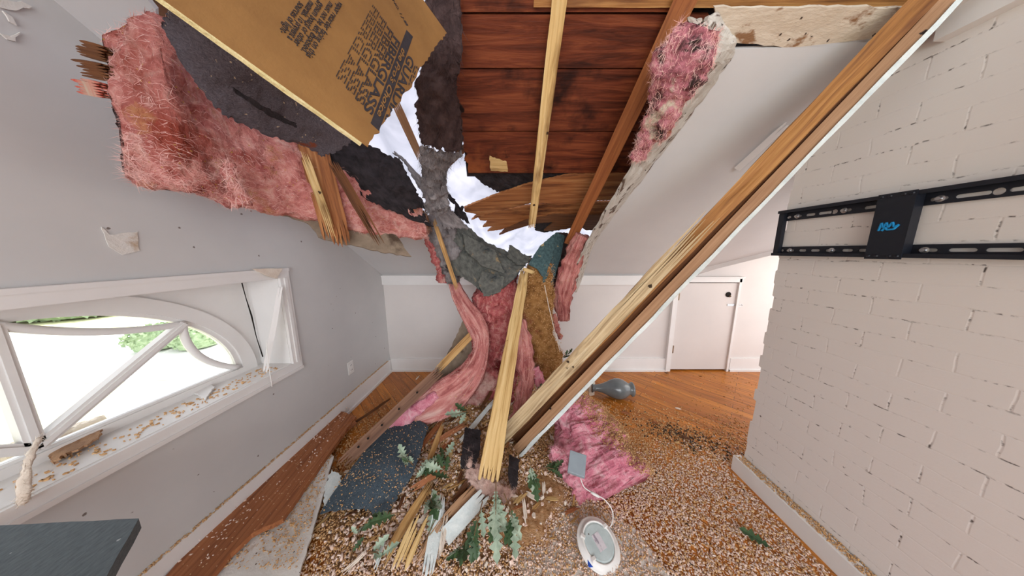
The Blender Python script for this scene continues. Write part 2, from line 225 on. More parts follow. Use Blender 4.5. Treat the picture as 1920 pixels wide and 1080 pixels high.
# ------------------------------------------------------------------ mesh builder
class MB:
    def __init__(s): s.v, s.f, s.r, s.m = [], [], [], []
    def add(s, verts, faces, rest=None, mi=0):
        o = len(s.v); s.v += [Vector(p) for p in verts]; s.r += [Vector(p) for p in (rest if rest is not None else verts)]
        s.f += [tuple(i + o for i in f) for f in faces]; s.m += [mi] * len(faces)
    def box(s, c, sx, sy, sz, rot=None, mi=0):
        vs_ = [Vector((x * sx / 2, y * sy / 2, z * sz / 2)) for x in (-1, 1) for y in (-1, 1) for z in (-1, 1)]
        if rot: vs_ = [rot @ p for p in vs_]
        s.add([p + Vector(c) for p in vs_], [(0, 1, 3, 2), (4, 6, 7, 5), (0, 4, 5, 1), (2, 3, 7, 6), (0, 2, 6, 4), (1, 5, 7, 3)], mi=mi)
    def tube(s, pts, rad, k=8, mi=0):
        pts = [Vector(p) for p in pts]; n = len(pts); vv, rr, ff = [], [], []; up = Vector((.3, .2, 1)); Ln = 0
        for i, p in enumerate(pts):
            d = (pts[min(i + 1, n - 1)] - pts[max(i - 1, 0)]).normalized(); a = d.cross(up); a = a.normalized() if a.length > 1e-4 else Vector((1, 0, 0)); b = d.cross(a)
            if i: Ln += (p - pts[i - 1]).length
            ra = rad[i] if isinstance(rad, (list, tuple)) else rad
            for j in range(k):
                q = 2 * math.pi * j / k; e = (a * math.cos(q) + b * math.sin(q)) * ra; vv.append(p + e); rr.append(Vector((Ln, ra * math.cos(q), ra * math.sin(q))))
        for i in range(n - 1):
            for j in range(k): ff.append((i * k + j, i * k + (j + 1) % k, (i + 1) * k + (j + 1) % k, (i + 1) * k + j))
        ff += [tuple(range(k))[::-1], tuple((n - 1) * k + j for j in range(k))]; s.add(vv, ff, rr, mi)
    def lathe(s, prof, c, axis, k=32, mi=0):       # prof: (radius, along axis)
        ax = Vector(axis).normalized(); a = ax.orthogonal().normalized(); b = ax.cross(a); vv, ff = [], []
        for r_, h in prof:
            for j in range(k):
                q = 2 * math.pi * j / k; vv.append(Vector(c) + ax * h + (a * math.cos(q) + b * math.sin(q)) * r_)
        for i in range(len(prof) - 1):
            for j in range(k): ff.append((i * k + j, i * k + (j + 1) % k, (i + 1) * k + (j + 1) % k, (i + 1) * k + j))
        if prof[0][0] > 1e-4: ff.append(tuple(range(k))[::-1])
        if prof[-1][0] > 1e-4: ff.append(tuple((len(prof) - 1) * k + j for j in range(k)))
        s.add(vv, ff, mi=mi)
    def mesh(s, m): # mesh datablock copied in (identity transform), rest = local
        o = len(s.v)
    def build(s, name, mats, parent=None, smooth=False, base=None):
        mats = mats if isinstance(mats, (list, tuple)) else [mats]
        P = np.array([tuple(p) for p in s.v]); me = bpy.data.meshes.new(name)
        if base is None:
            base = Vector((0, 0, 0)) if parent else Vector(((P[:, 0].min() + P[:, 0].max()) / 2, (P[:, 1].min() + P[:, 1].max()) / 2, P[:, 2].min()))
        pl = parent_world(parent) if parent else Vector((0, 0, 0))
        off = base if not parent else pl
        me.from_pydata([tuple(p - off) for p in s.v], [], s.f); me.update()
        at_ = me.attributes.new('rest', 'FLOAT_VECTOR', 'POINT'); at_.data.foreach_set('vector', np.array([tuple(p) for p in s.r], dtype=np.float32).ravel())
        for mm in mats: me.materials.append(M[mm] if isinstance(mm, str) else mm)
        me.polygons.foreach_set('material_index', s.m)
        if smooth: me.polygons.foreach_set('use_smooth', [True] * len(me.polygons))
        bm = bmesh.new(); bm.from_mesh(me); bmesh.ops.recalc_face_normals(bm, faces=bm.faces); bm.to_mesh(me); bm.free()
        o = bpy.data.objects.new(name, me); COL.objects.link(o)
        if parent: o.parent = parent
        else: o.location = off
        return o
def parent_world(o):
    p = Vector(o.location)
    while o.parent: o = o.parent; p = p + o.location
    return p
def tag(o, label, cat, group=None, kind=None):
    if label: o['label'] = label
    if cat: o['category'] = cat
    if group: o['group'] = group
    if kind: o['kind'] = kind
    return o
def empty(name, loc, label, cat, group=None):
    o = bpy.data.objects.new(name, None); COL.objects.link(o); o.location = loc; o.empty_display_size = .05
    return tag(o, label, cat, group)
def struct(o, label=None, cat=None):
    o['kind'] = 'structure'; return tag(o, label, cat)

# 2D outline with holes, extruded, laid on a frame (o,u,v,n)
def shape(loops, depth, o, u, v, n, mb=None, mi=0, restscale=None):
    cu = bpy.data.curves.new('tmp', 'CURVE'); cu.dimensions = '2D'; cu.fill_mode = 'BOTH'; cu.extrude = depth / 2
    for lp in loops:
        sp = cu.splines.new('POLY'); sp.points.add(len(lp) - 1); sp.use_cyclic_u = True
        for i, p in enumerate(lp): sp.points[i].co = (p[0], p[1], 0, 1)
    return frame_curve(cu, o, u, v, n, depth, mb, mi)
def frame_curve(cu, o, u, v, n, depth, mb, mi, fn=None):
    ob = bpy.data.objects.new('tmp', cu); COL.objects.link(ob); dg = bpy.context.evaluated_depsgraph_get()
    me = bpy.data.meshes.new_from_object(ob.evaluated_get(dg), depsgraph=dg)
    mb = mb or MB(); vs_, rs = [], []
    for q in me.vertices:
        x, y, z = q.co; z += depth / 2
        if fn: x, y = fn(x, y)
        vs_.append(o + u * x + v * y + n * z); rs.append(Vector((x, y, z)))
    mb.add(vs_, [tuple(p.vertices) for p in me.polygons], rs, mi)
    bpy.data.objects.remove(ob); bpy.data.curves.remove(cu); bpy.data.meshes.remove(me)
    return mb
def text(body, size, o, u, v, n, mb=None, shear=0, bold=0, sx=1, depth=.0006, align='LEFT'):
    cu = bpy.data.curves.new('tmp', 'FONT'); cu.body = body; cu.size = size; cu.shear = shear; cu.offset = bold; cu.extrude = depth / 2; cu.align_x = align
    return frame_curve(cu, o, u, v, n, depth, mb, 0, lambda x, y: (x * sx, y))
def jag(pts, amp, step=.02, keep=()):
    out = []
    for i, p in enumerate(pts):
        q = pts[(i + 1) % len(pts)]; L_ = math.dist(p, q); n = max(1, int(L_ / step)); a = 0 if i in keep else amp
        nx, ny = -(q[1] - p[1]) / (L_ + 1e-9), (q[0] - p[0]) / (L_ + 1e-9)
        for j in range(n):
            t = j / n; d = random.uniform(-a, a) * (0 if j == 0 else 1)
            out.append((p[0] + (q[0] - p[0]) * t + nx * d, p[1] + (q[1] - p[1]) * t + ny * d))
    return out
def plate3(pts, th, amp=.006, step=.02, keep=(), up=None, mb=None, mi=0, flip=False):
    """irregular board through 3D points that lie (nearly) in a plane; thickness goes away from the camera"""
    pts = [Vector(p) for p in pts]; c = sum(pts, Vector()) / len(pts); n = Vector((0, 0, 0))
    for i in range(len(pts)): n += (pts[i] - c).cross(pts[(i + 1) % len(pts)] - c)
    n.normalize()
    if n.dot(c - O) < 0: n = -n
    d = [(pts[(i + 1) % len(pts)] - pts[i]) for i in range(len(pts))]; u = max(d, key=lambda q: q.length); u = (u - n * u.dot(n)).normalized(); v = n.cross(u)
    return shape([jag([((p - c).dot(u), (p - c).dot(v)) for p in pts], amp, step, keep)], th, c, u, v, n, mb, mi)

def cr(P, n, closed=False):                         # Catmull-Rom resample of rows of P
    P = np.asarray(P, float); K = len(P); out = []
    for s_ in np.linspace(0, K if closed else K - 1, n, endpoint=not closed):
        i = int(min(s_, K - 1 if closed else K - 2)); t = s_ - i
        g = (lambda j: P[j % K]) if closed else (lambda j: P[j] if 0 <= j < K else (2 * P[0] - P[1] if j < 0 else 2 * P[-1] - P[-2]))
        a, b, c_, d = g(i - 1), g(i), g(i + 1), g(i + 2)
        out.append(.5 * (2 * b + (c_ - a) * t + (2 * a - 5 * b + 4 * c_ - d) * t * t + (3 * b - a - 3 * c_ + d) * t ** 3))
    return np.array(out)
def normals(G, closed):
    gu = np.gradient(G, axis=0); gv = (np.roll(G, -1, 1) - np.roll(G, 1, 1)) if closed else np.gradient(G, axis=1)
    n = np.cross(gu, gv); return n / (np.linalg.norm(n, axis=2, keepdims=True) + 1e-9)
def fib(mb, P, N, T, count, ln, wd_, lift=.4, mi=0, spread=.7):
    """fine loose fibres rooted in a fluffy surface"""
    idx = RNG.integers(0, len(P), count)
    for i in idx:
        p, n, t = Vector(P[i]), Vector(N[i]), Vector(T[i]); b = n.cross(t)
        a = random.gauss(0, spread); d = (t * math.cos(a) + b * math.sin(a)) * random.choice((-1, 1)); L_ = ln * random.uniform(.4, 1.5); w = wd_ * random.uniform(.6, 1.4)
        s = d.cross(n) * w; e = d * L_ + n * L_ * random.uniform(-.05, lift); mid = p + d * L_ * .5 + n * L_ * random.uniform(0, lift * .7)
        mb.add([p - s, p + s, mid + s * .8, mid - s * .8, p + e], [(0, 1, 2, 3), (3, 2, 4)], mi=mi)
def batt(rings, name, m, label=None, cat='insulation', parent=None, n=70, k=44, amp=.02, freq=9, fibres=900, fl_=.035, fw=.0007, group=None, base=None, mb=None, build=True, ridge=0, along=False, power=None):
    """lofted fluffy slab; every ring is a closed list of 3D points"""
    A = np.array([[tuple(p) for p in r_] for r_ in rings]); A = np.array([cr(A[:, j], n) for j in range(A.shape[1])]).transpose(1, 0, 2)
    G = np.array([cr(A[i], k, True) for i in range(n)])
    N = normals(G, True); c = G.mean(1, keepdims=True)
    if ((G - c) * N).sum() < 0: N = -N
    cl = np.concatenate([[0], np.cumsum(np.linalg.norm(np.diff(G.mean(1), axis=0), axis=1))]); cc = np.cumsum(np.linalg.norm(np.diff(G, axis=1, prepend=G[:, -1:]), axis=2).mean(0))
    RS = [Vector((cl[i], cc[j], 0)) for i in range(n) for j in range(k)] + [Vector((0, 0, 0)), Vector((cl[-1], 0, 0))]
    if along: s = np.array([[.8 * noise.fractal(Vector((cl[i] * 5, cc[j] * 42, 3)), .7, 2.1, 5) + .6 * noise.fractal(Vector(G[i, j]) * freq, .8, 2, 3) for j in range(k)] for i in range(n)])
    else: s = np.array([[noise.fractal(Vector(G[i, j]) * freq, .62, 2.1, 6) + .35 * ridge * noise.noise(Vector((G[i, j][0] * 6, G[i, j][1] * 6, G[i, j][2] * 60))) for j in range(k)] for i in range(n)])
    G = G + N * (amp * s)[..., None]
    mb = mb or MB(); ff = []
    for i in range(n - 1):
        for j in range(k): ff.append((i * k + j, i * k + (j + 1) % k, (i + 1) * k + (j + 1) % k, (i + 1) * k + j))
    V = list(map(Vector, G.reshape(-1, 3)))
    for e, i in ((0, 0), (1, n - 1)):
        V.append(Vector(G[i].mean(0))); ci = len(V) - 1
        for j in range(k): ff.append((i * k + j, i * k + (j + 1) % k, ci))
    mb.add(V, ff, RS if along else None)
    T = np.gradient(G, axis=0); T /= np.linalg.norm(T, axis=2, keepdims=True) + 1e-9
    if fibres: fib(mb, G.reshape(-1, 3), N.reshape(-1, 3), T.reshape(-1, 3), int(fibres * 2.2), fl_ * .75, fw * .7, lift=.16, mi=1)
    if not build: return mb, G, N
    o = mb.build(name, [m, {'strip': 'fluff', 'pink': 'fluff', 'rose': 'fluff', 'ashpink': 'fluff', 'hot': 'fluff_hot'}.get(m, m)], parent, smooth=True, base=base)
    if label: tag(o, label, cat, group)
    o_G[name + str(len(o_G))] = (G, N)
    return o
o_G = {}
def rope(path, hw, hd, K=10, power=2.6):
    """rings round a path of 3D points: hw half width across the view, hd half depth"""
    P = [Vector(p) for p in path]; n = len(P); rings = []
    for i, p in enumerate(P):
        d = (P[min(i + 1, n - 1)] - P[max(i - 1, 0)]).normalized(); view = (p - O).normalized(); s = d.cross(view).normalized(); q = s.cross(d).normalized(); rg = []
        for j in range(K):
            a = 2 * math.pi * j / K; ca, sa = math.cos(a), math.sin(a)
            e = lambda v_: math.copysign(abs(v_) ** (2 / power), v_)
            rg.append(p + s * hw[i] * e(ca) + q * hd[i] * e(sa))
        rings.append(rg)
    return rings
def sheet(grid, th, nu=40, nv=24, wob=.006, freq=14, jagamp=.012, mb=None, mi=0):
    """bent, torn sheet from a control grid of 3D points (rows of equal length)"""
    A = np.array([[tuple(p) for p in r_] for r_ in grid]); A = np.array([cr(A[i], nv) for i in range(len(A))]); A = np.array([cr(A[:, j], nu) for j in range(nv)]).transpose(1, 0, 2)
    def edge(a, inner):
        for i in range(len(a)):
            d = inner[i] - a[i]; a[i] += d / (np.linalg.norm(d) + 1e-9) * max(0, random.gauss(.3, .9)) * jagamp
    edge(A[0], A[1]); edge(A[-1], A[-2]); edge(A[:, 0], A[:, 1]); edge(A[:, -1], A[:, -2])
    N = normals(A, False)
    s = np.array([[noise.fractal(Vector(A[i, j]) * freq, 1, 2, 4) for j in range(nv)] for i in range(nu)]); A = A + N * (s * wob)[..., None]
    U = np.concatenate([np.zeros((1, nv)), np.cumsum(np.linalg.norm(np.diff(A, axis=0), axis=2), 0)]); Vv = np.concatenate([np.zeros((nu, 1)), np.cumsum(np.linalg.norm(np.diff(A, axis=1), axis=2), 1)], 1)
    B = A + N * th; mb = mb or MB(); q = nu * nv; ff = []
    for i in range(nu - 1):
        for j in range(nv - 1):
            a = i * nv + j; ff += [(a, a + 1, a + nv + 1, a + nv), (q + a, q + a + nv, q + a + nv + 1, q + a + 1)]
    for i in range(nu - 1):
        for j in (0, nv - 1): a = i * nv + j; ff.append((a, a + nv, q + a + nv, q + a))
    for j in range(nv - 1):
        for i in (0, nu - 1): a = i * nv + j; ff.append((a, a + 1, q + a + 1, q + a))
    rest = [Vector((U[i, j], Vv[i, j], 0)) for i in range(nu) for j in range(nv)]; rest += [p + Vector((0, 0, th)) for p in rest]
    mb.add(list(map(Vector, A.reshape(-1, 3))) + list(map(Vector, B.reshape(-1, 3))), ff, rest, mi); return mb
def frayed(mb, count, ln, w=.0008):
    k = len(mb.v); P = [mb.v[i] for i in range(k)]
    for _ in range(count):
        p = random.choice(P); d = Vector((random.gauss(0, .5), random.gauss(0, .5), random.gauss(-.6, .6))).normalized(); L_ = ln * random.uniform(.3, 1.4); s_ = d.orthogonal().normalized() * w
        mb.add([p - s_, p + s_, p + d * L_ + Vector((0, 0, -.2 * L_))], [(0, 1, 2)])
    return mb
def lumber(p0, p1, w, h, side=None, e0=0, e1=0, nx=5, ny=3, taper=1, wob=.002, bow=0, mb=None, mi=0, seed=None):
    """sawn or split timber from p0 to p1: w across the view, h in depth; e0,e1 = splintered lengths"""
    rs = random.Random(seed if seed is not None else int((p0[0] + p1[2]) * 9999))
    p0, p1 = Vector(p0), Vector(p1); d = (p1 - p0); L_ = d.length; d.normalize()
    s = Vector(side) if side is not None else d.cross((p0 + p1) / 2 - O); s = (s - d * s.dot(d)).normalized(); q = d.cross(s)
    ns = max(4, int(L_ / .07)); off = Vector((rs.uniform(0, 20), rs.uniform(0, 20), rs.uniform(0, 20)))
    ends0 = [[rs.uniform(0, 1) ** 1.5 * e0 for _ in range(ny)] for _ in range(nx)]; ends1 = [[rs.uniform(0, 1) ** 1.5 * e1 for _ in range(ny)] for _ in range(nx)]
    V, Rr, F_ = [], [], []; key = {}
    def vert(a, i, j, pull=None):
        k = (round(a, 5), i, j) if pull is None else None
        if k and k in key: return key[k]
        t = a / L_; wf = w * (1 + (taper - 1) * t)
        x = (i / nx - .5) * wf; y = (j / ny - .5) * h
        if pull: cx, cy, f = pull; x = (cx / nx - .5) * wf + (x - (cx / nx - .5) * wf) * f; y = (cy / ny - .5) * h + (y - (cy / ny - .5) * h) * f
        nv_ = noise.noise_vector(Vector((a * 7, x * 40, y * 40)) + off) * wob
        b = math.sin(math.pi * t) * bow
        V.append(p0 + d * a + s * (x + nv_.x) + q * (y + nv_.y + b)); Rr.append(Vector((a, x, y)) + off)
        if k: key[k] = len(V) - 1
        return len(V) - 1
    for i in range(nx):
        for j in range(ny):
            a0, a1 = ends0[i][j], L_ - ends1[i][j]
            t0 = min(e0 * .6, .5 * L_) if e0 else 0; t1 = min(e1 * .6, .4 * L_) if e1 else 0
            st = [a0 + t0 * f for f in ((0, .5) if e0 else ())] + [x for x in np.linspace(0, L_, ns + 1) if a0 + t0 - 1e-6 <= x <= a1 - t1 + 1e-6] + [a1 - t1 * f for f in ((.5, 0) if e1 else ())]
            if len(st) < 2: continue
            prev = None
            for n_, a in enumerate(st):
                f = None
                if e0 and n_ < 2: f = (.12, .6)[n_]
                if e1 and n_ >= len(st) - 2: f = (.6, .12)[n_ - len(st) + 2]
                pl = (i + .5, j + .5, f) if f else None
                c = [vert(a, i, j, pl), vert(a, i + 1, j, pl), vert(a, i + 1, j + 1, pl), vert(a, i, j + 1, pl)]
                if prev: 
                    fr = prev
                    for m_ in range(4):
                        outer = (m_ == 0 and j == 0) or (m_ == 1 and i == nx - 1) or (m_ == 2 and j == ny - 1) or (m_ == 3 and i == 0)
                        if outer or e0 or e1: F_.append((fr[m_], fr[(m_ + 1) % 4], c[(m_ + 1) % 4], c[m_]))
                else: F_.append(tuple(c[::-1]))
                prev = c
            F_.append(tuple(prev))
    mb = mb or MB(); mb.add(V, F_, Rr, mi); return mb
def timber(name, m, label, cat, *a, group=None, **k):
    return tag(lumber(*a, **k).build(name, m), label, cat, group)

# ------------------------------------------------------------------ the heap of debris as a height over the floor
def H(x, y):
    x = np.asarray(x, float); y = np.asarray(y, float)
    g = lambda h, cx, cy, sx, sy: h * np.exp(-((x - cx) / sx) ** 2 - ((y - cy) / sy) ** 2)
    z = g(.30, -.15, 2.05, .38, .42) + g(.13, -.35, 1.45, .42, .34) + g(.05, -.35, 1.05, .5, .25) + g(.012, .35, 1.1, .4, .25)
    k = np.clip(z / .05, 0, 1)
    z = z + k * (.012 * np.sin(17 * x + 3 * y) * np.sin(13 * y - 5 * x) + .006 * np.sin(41 * x + 7) * np.sin(37 * y))
    return z
def hp(px, py, dz=0):                               # pixel -> the debris surface
    p = fl(px, py, 0)
    for _ in range(12): p = fl(px, py, float(H(p.x, p.y)) + dz)
    return p

#@@ ------------------------------------------------------------------ the room
ZV = Vector((0, 0, 1)); XV = Vector((1, 0, 0)); YV = Vector((0, 1, 0))
mb = MB(); mb.box((.9, .2, -.06), 5.0, 5.2, .12); struct(mb.build('floor', 'floor'))
# gable wall with the window opening
WY0, WY1, WZ0, WZ1 = -.03, 1.43, .67, 1.235
apex = .2
lo = [(-2.4, 0), (YB, 0), (YB, KZ), (.9, zs(.9)), (.55, 2.42), (-2.4, 2.42)]
mb = shape([lo, [(WY0, WZ0), (WY1, WZ0), (WY1, WZ1), (WY0, WZ1)]], .12, Vector((XL, 0, 0)), YV, ZV, -XV)
struct(mb.build('wall_left', 'wall'))
# knee wall, rises higher beyond the valley on the right
DX0, DX1, DZ1 = 1.83, 2.50, 1.06
lo = [(XL, 0), (XL, KZ), (2.04, KZ), (2.2, 1.3), (2.2, 2.4), (3.3, 2.4), (3.3, 0), (DX1, 0), (DX1, DZ1), (DX0, DZ1), (DX0, 0)]
mb = shape([lo], .1, Vector((0, YB, 0)), XV, ZV, YV); struct(mb.build('wall_back', 'wallback'))
# chimney breast: painted brick with an uneven far edge
mb = MB(); hc = .072; rr = random.Random(3)
nC = 34; ys = [YC + rr.uniform(-.012, .008) for _ in range(nC)]
V, Rr, Fc = [], [], []
for i in range(nC):
    z0, z1 = i * hc, (i + 1) * hc - .006
    for z in (z0, z1):
        V += [Vector((XR, -1.0, z)), Vector((XR, ys[i], z)), Vector((XR + .6, ys[i], z)), Vector((XR + .6, -1.0, z))]
for z_ in range(2 * nC - 1):
    b = z_ * 4
    for j in range(4): Fc.append((b + j, b + (j + 1) % 4, b + 4 + (j + 1) % 4, b + 4 + j))
Fc += [(0, 1, 2, 3), tuple((2 * nC - 1) * 4 + j for j in range(4))]
mb.add(V, Fc, [Vector((p.y + p.x - XR, p.z, 0)) for p in V]); struct(mb.build('wall_right', 'brick'))
mb = MB(); mb.box((XR - .035, .17, .05), .05, 2.28, .1); mb.box((XR - .009, .17, .045), .018, 2.28, .09)
struct(mb.build('baseboard_right', 'trim'))
# baseboards of gable and knee wall, cap rail
mb = MB(); mb.box((XL + .009, .2, .075), .018, 4.7, .15); mb.box((XL + .02, .2, .012), .022, 4.7, .024); struct(mb.build('baseboard_left', 'trim'))
mb = MB()
for a, b in ((XL + .02, DX0 - .06), (DX1 + .03, 3.2)):
    mb.box(((a + b) / 2, YB - .009, .08), b - a, .018, .16); mb.box(((a + b) / 2, YB - .02, .012), b - a, .022, .024)
struct(mb.build('baseboard_back', 'trim'))
mb = MB(); mb.box(((XL + 1.78) / 2, YB - .012, KZ - .065), 1.78 - XL, .024, .085); mb.box(((XL + 1.78) / 2, YB - .017, KZ - .015), 1.78 - XL, .034, .02)
struct(mb.build('trim_1', 'trim'))
# sloped ceiling, right of the hole, ends along the valley
SU, SV_ = XV, Vector((0, -1, SL)).normalized()       # along the eave, up the slope
SO = Vector((0, YB, KZ))
def s2(p): return ((p - SO).dot(SU), (p - SO).dot(SV_))
rp = [sl(1085, 530), sl(1112, 450), sl(1170, 372), sl(1255, 262), sl(1325, 170), sl(1372, 92)]
lo = [s2(p) for p in rp] + [(s2(sl(1500, 88))[0], s2(sl(1500, 88))[1]), (s2(sl(1640, 72))[0], s2(sl(1640, 72))[1]), (2.0, s2(sl(1640, 72))[1])]
va, vb = s2(sl(1478, 462)), (s2(Vector((2.04, YB, KZ)))[0], .02)
lo = lo + [(va[0] + .9, va[1] + 1.05), va, vb]
mb = shape([lo], .015, SO, SU, SV_, SN); struct(mb.build('ceiling', 'ceil'))
# left remnant of the same slope
lp = [sl(842, 522), sl(836, 490), sl(800, 452), sl(690, 405), sl(560, 335), sl(420, 215), sl(300, 70), sl(292, 18), sl(286, -60)]
lo = [s2(p) for p in lp]; lo[-1] = (lo[-1][0], 2.3); lj = jag(lo + [(XL, 2.3), (XL, 0.0), (lo[0][0], 0)], .006, .03, keep=(8, 9, 10, 11)); lo = lj
mb = shape([lo], .015, SO, SU, SV_, SN); struct(mb.build('ceiling', 'ceil'))
# valley moulding on the cut edge
a, b = sl(1290, 511), sl(1484, 462); mb = lumber(a - SN * .01, b - SN * .01, .05, .03, nx=2, ny=2, wob=0); struct(mb.build('trim_2', 'trim'))
# flat ceiling behind the camera and strip of ceiling moulding along the chimney
mb = MB(); mb.box((.9, -1.05, 2.22), 5.0, 2.7, .03); struct(mb.build('ceiling', 'ceil'))
mb = MB(); mb.box((XR - .02, .35, 2.145), .04, 1.13, .075); mb.box((XR - .06, .35, 2.185), .1, 1.13, .012); struct(mb.build('trim_3', 'trim'))
mb = plate3([sl(1340, 14), sl(1345, 75), sl(1400, 82), sl(1500, 90), sl(1640, 76), sl(1700, 45), sl(1735, 14)], .014, .003, .03)
struct(mb.build('trim_4', 'drywall_stained'))

#@@ ------------------------------------------------------------------ roof: boards, rafters, tarp
DOFF = .176
def dk(px, py, off=DOFF): return sl(px, py, off)
deck = empty('roof_deck', (.1, 1.3, zs(1.3, DOFF)), 'reddish brown roof boards seen between the rafters above the hole', 'roof boards'); deck['kind'] = 'structure'
rows = [-330, -140, 28, 131, 248, 326]
xl = {0: 770, 1: 800, 2: 836, 3: 838, 4: 862}
for i in range(5):
    p = [dk(xl[i], rows[i]), dk(1330 if i < 3 else 1250, rows[i]), dk(1330 if i < 3 else 1200, rows[i + 1]), dk(xl[i] + (10 if i < 4 else 8), rows[i + 1])]
    y0, y1 = p[0].y, p[2].y + .003
    x0, x1 = p[0].x, min(1.2, p[1].x)
    y1 -= .009; c = Vector(((x0 + x1) / 2, (y0 + y1) / 2, zs((y0 + y1) / 2, DOFF)))
    jl = jag([(x0 - c.x, -(y0 - y1) / 2 / SN.z), (x0 - c.x, (y0 - y1) / 2 / SN.z), (x1 - c.x, (y0 - y1) / 2 / SN.z), (x1 - c.x, -(y0 - y1) / 2 / SN.z)], .012, .03, keep=(1, 2, 3))
    mb = shape([jl], .02, c, XV, SV_ * -1, SN)
    off = Vector((random.uniform(0, 9), random.uniform(0, 9), i * 3)); mb.r = [q + off for q in mb.r]
    mb.build('board', 'deckwood', deck)
mb = shape([[s2(Vector((x, y, zs(y)))) for x, y in ((dk(775, -330).x, dk(775, -330).y), (1.25, dk(775, -330).y), (1.25, 1.4), (1.05, dk(900, 322).y - .03), (dk(872, 322).x, dk(900, 322).y - .03), (dk(842, 131).x + .02, dk(842, 131).y))]], .004, SO + SN * .172, SU, SV_, SN); mb.build('felt_layer', 'felt', deck)
# rest of the roof, outside the picture: keeps the sun off the room
def roofpoly(pts, name):
    mb = shape([[s2(Vector((x, y, zs(y)))) for x, y in pts]], .03, SO + SN * .19, SU, SV_, SN); struct(mb.build(name, 'deckwood'))
roofpoly([(1.0, 2.9), (3.4, 2.9), (3.4, -.6), (1.0, -.6)], 'roof')
roofpoly([(-1.8, 2.9), (-1.0, 2.9), (-1.0, 1.5), (-1.0, -.6), (-1.8, -.6)], 'roof')
roofpoly([(-1.0, .62), (1.0, .62), (1.0, -.6), (-1.0, -.6)], 'roof')
# white tarp stretched over the hole
g = [[Vector((x, y, zs(y, .36) + .03 * math.sin(3 * x + 2 * y))) for x in np.linspace(-1.5, 1.2, 5)] for y in np.linspace(.5, 3.6, 6)]
tag(sheet(g, .002, 30, 30, .012, 3, 0).build('tarp', 'tarp', smooth=True), 'white translucent tarp covering the hole in the roof', 'tarp')
timber('furring_strip', 'tan', 'tan notched wood strip seen against the tarp through the roof hole', 'wood strip', sl(738, 185, .26), sl(790, 300, .26), .045, .02, e0=.02, e1=.03)
timber('wood_sliver', 'darkwood', 'reddish wood sliver crossing the bright roof hole below the dark hanging felt', 'splinter', sl(818, 330, .2), sl(880, 268, .2), .035, .02, e0=.08, e1=.02)
# black felt lining the underside of the boards where they broke
tag(sheet([[sl(868, 296, .2), sl(920, 300, .2), sl(1000, 322, .2), sl(1060, 330, .2)], [sl(880, 320, .2), sl(930, 330, .2), sl(1000, 345, .2), sl(1050, 345, .2)], [sl(905, 345, .2), sl(940, 362, .2), sl(985, 352, .2), sl(1030, 350, .2)]], .003, 24, 36, .012, 20, .02).build('roofing_felt', 'felt'),
    'black roofing felt torn between the last roof board and splintered boards', 'felt')
tag(plate3([sl(918, 294, .165), sl(950, 305, .165), sl(952, 322, .165), sl(920, 320, .165)], .012, .004, .01).build('wood_chip', 'pale'), 'pale freshly broken wood patch on lowest roof board edge', 'wood chip')
# splintered boards pointing into the hole
spl = [([(1150, 326), (1235, 326), (1215, 374), (1120, 376), (1060, 384), (1000, 380), (940, 394), (905, 404), (884, 413), (895, 402), (872, 397), (870, 390), (930, 366), (990, 346), (1060, 330)], 'splint', 'top splintered board pointing left into the roof hole', .01),
       ([(1215, 378), (1195, 404), (1110, 410), (1040, 400), (985, 412), (942, 430), (914, 434), (926, 424), (905, 426), (916, 414), (900, 413), (896, 406), (950, 393), (1010, 383), (1080, 380)], 'splint', 'middle splintered board pointing left into the roof hole', .0),
       ([(1190, 404), (1175, 428), (1100, 432), (1085, 424), (1060, 430), (1020, 433), (1040, 416), (1000, 420), (960, 432), (936, 441), (950, 428), (985, 413), (1040, 402)], 'darkwood', 'lowest splintered board pointing left into the roof hole', .012)]
for pts, m_, lb, dz in spl:
    tag(plate3([dk(*p, DOFF - dz - .02 * (1200 - p[0]) / 320) for p in pts], .018, .003, .012).build('broken_board', m_), lb, 'board', 'splintered roof boards')
tag(plate3([dk(*p, DOFF + .012) for p in ((1000, 392), (1130, 385), (1160, 425), (1070, 428), (1022, 436), (1004, 432))], .004, .006, .01).build('roofing_felt', 'felt'), 'black felt tip showing under the splintered boards by pale rafter end', 'felt')
# rafters
timber('rafter', 'pale', 'pale split rafter hanging down in front of the red roof boards', 'rafter', at(1056, -60, .78) + (at(1056, -60, .78) - at(997, 426, 1.75)).normalized() * .32, at(997, 426, 1.75), .055, .045, e1=.05, e0=0, nx=4, ny=3, wob=.004, taper=.95)
RA = [at(1290, -10, .83), at(1070, 450, 1.9)]
timber('rafter', 'rafter', 'brown rafter between red roof boards and sloped white ceiling', 'rafter', RA[0], RA[1], .075, .12, nx=3, ny=3, wob=.002)
timber('ceiling_beam', 'beamwood', 'horizontal amber beam along the top edge above sloped ceiling', 'beam', at(1000, -4, .86) , at(1990, -4, .86), .045, .09, nx=3, ny=3, wob=.002)

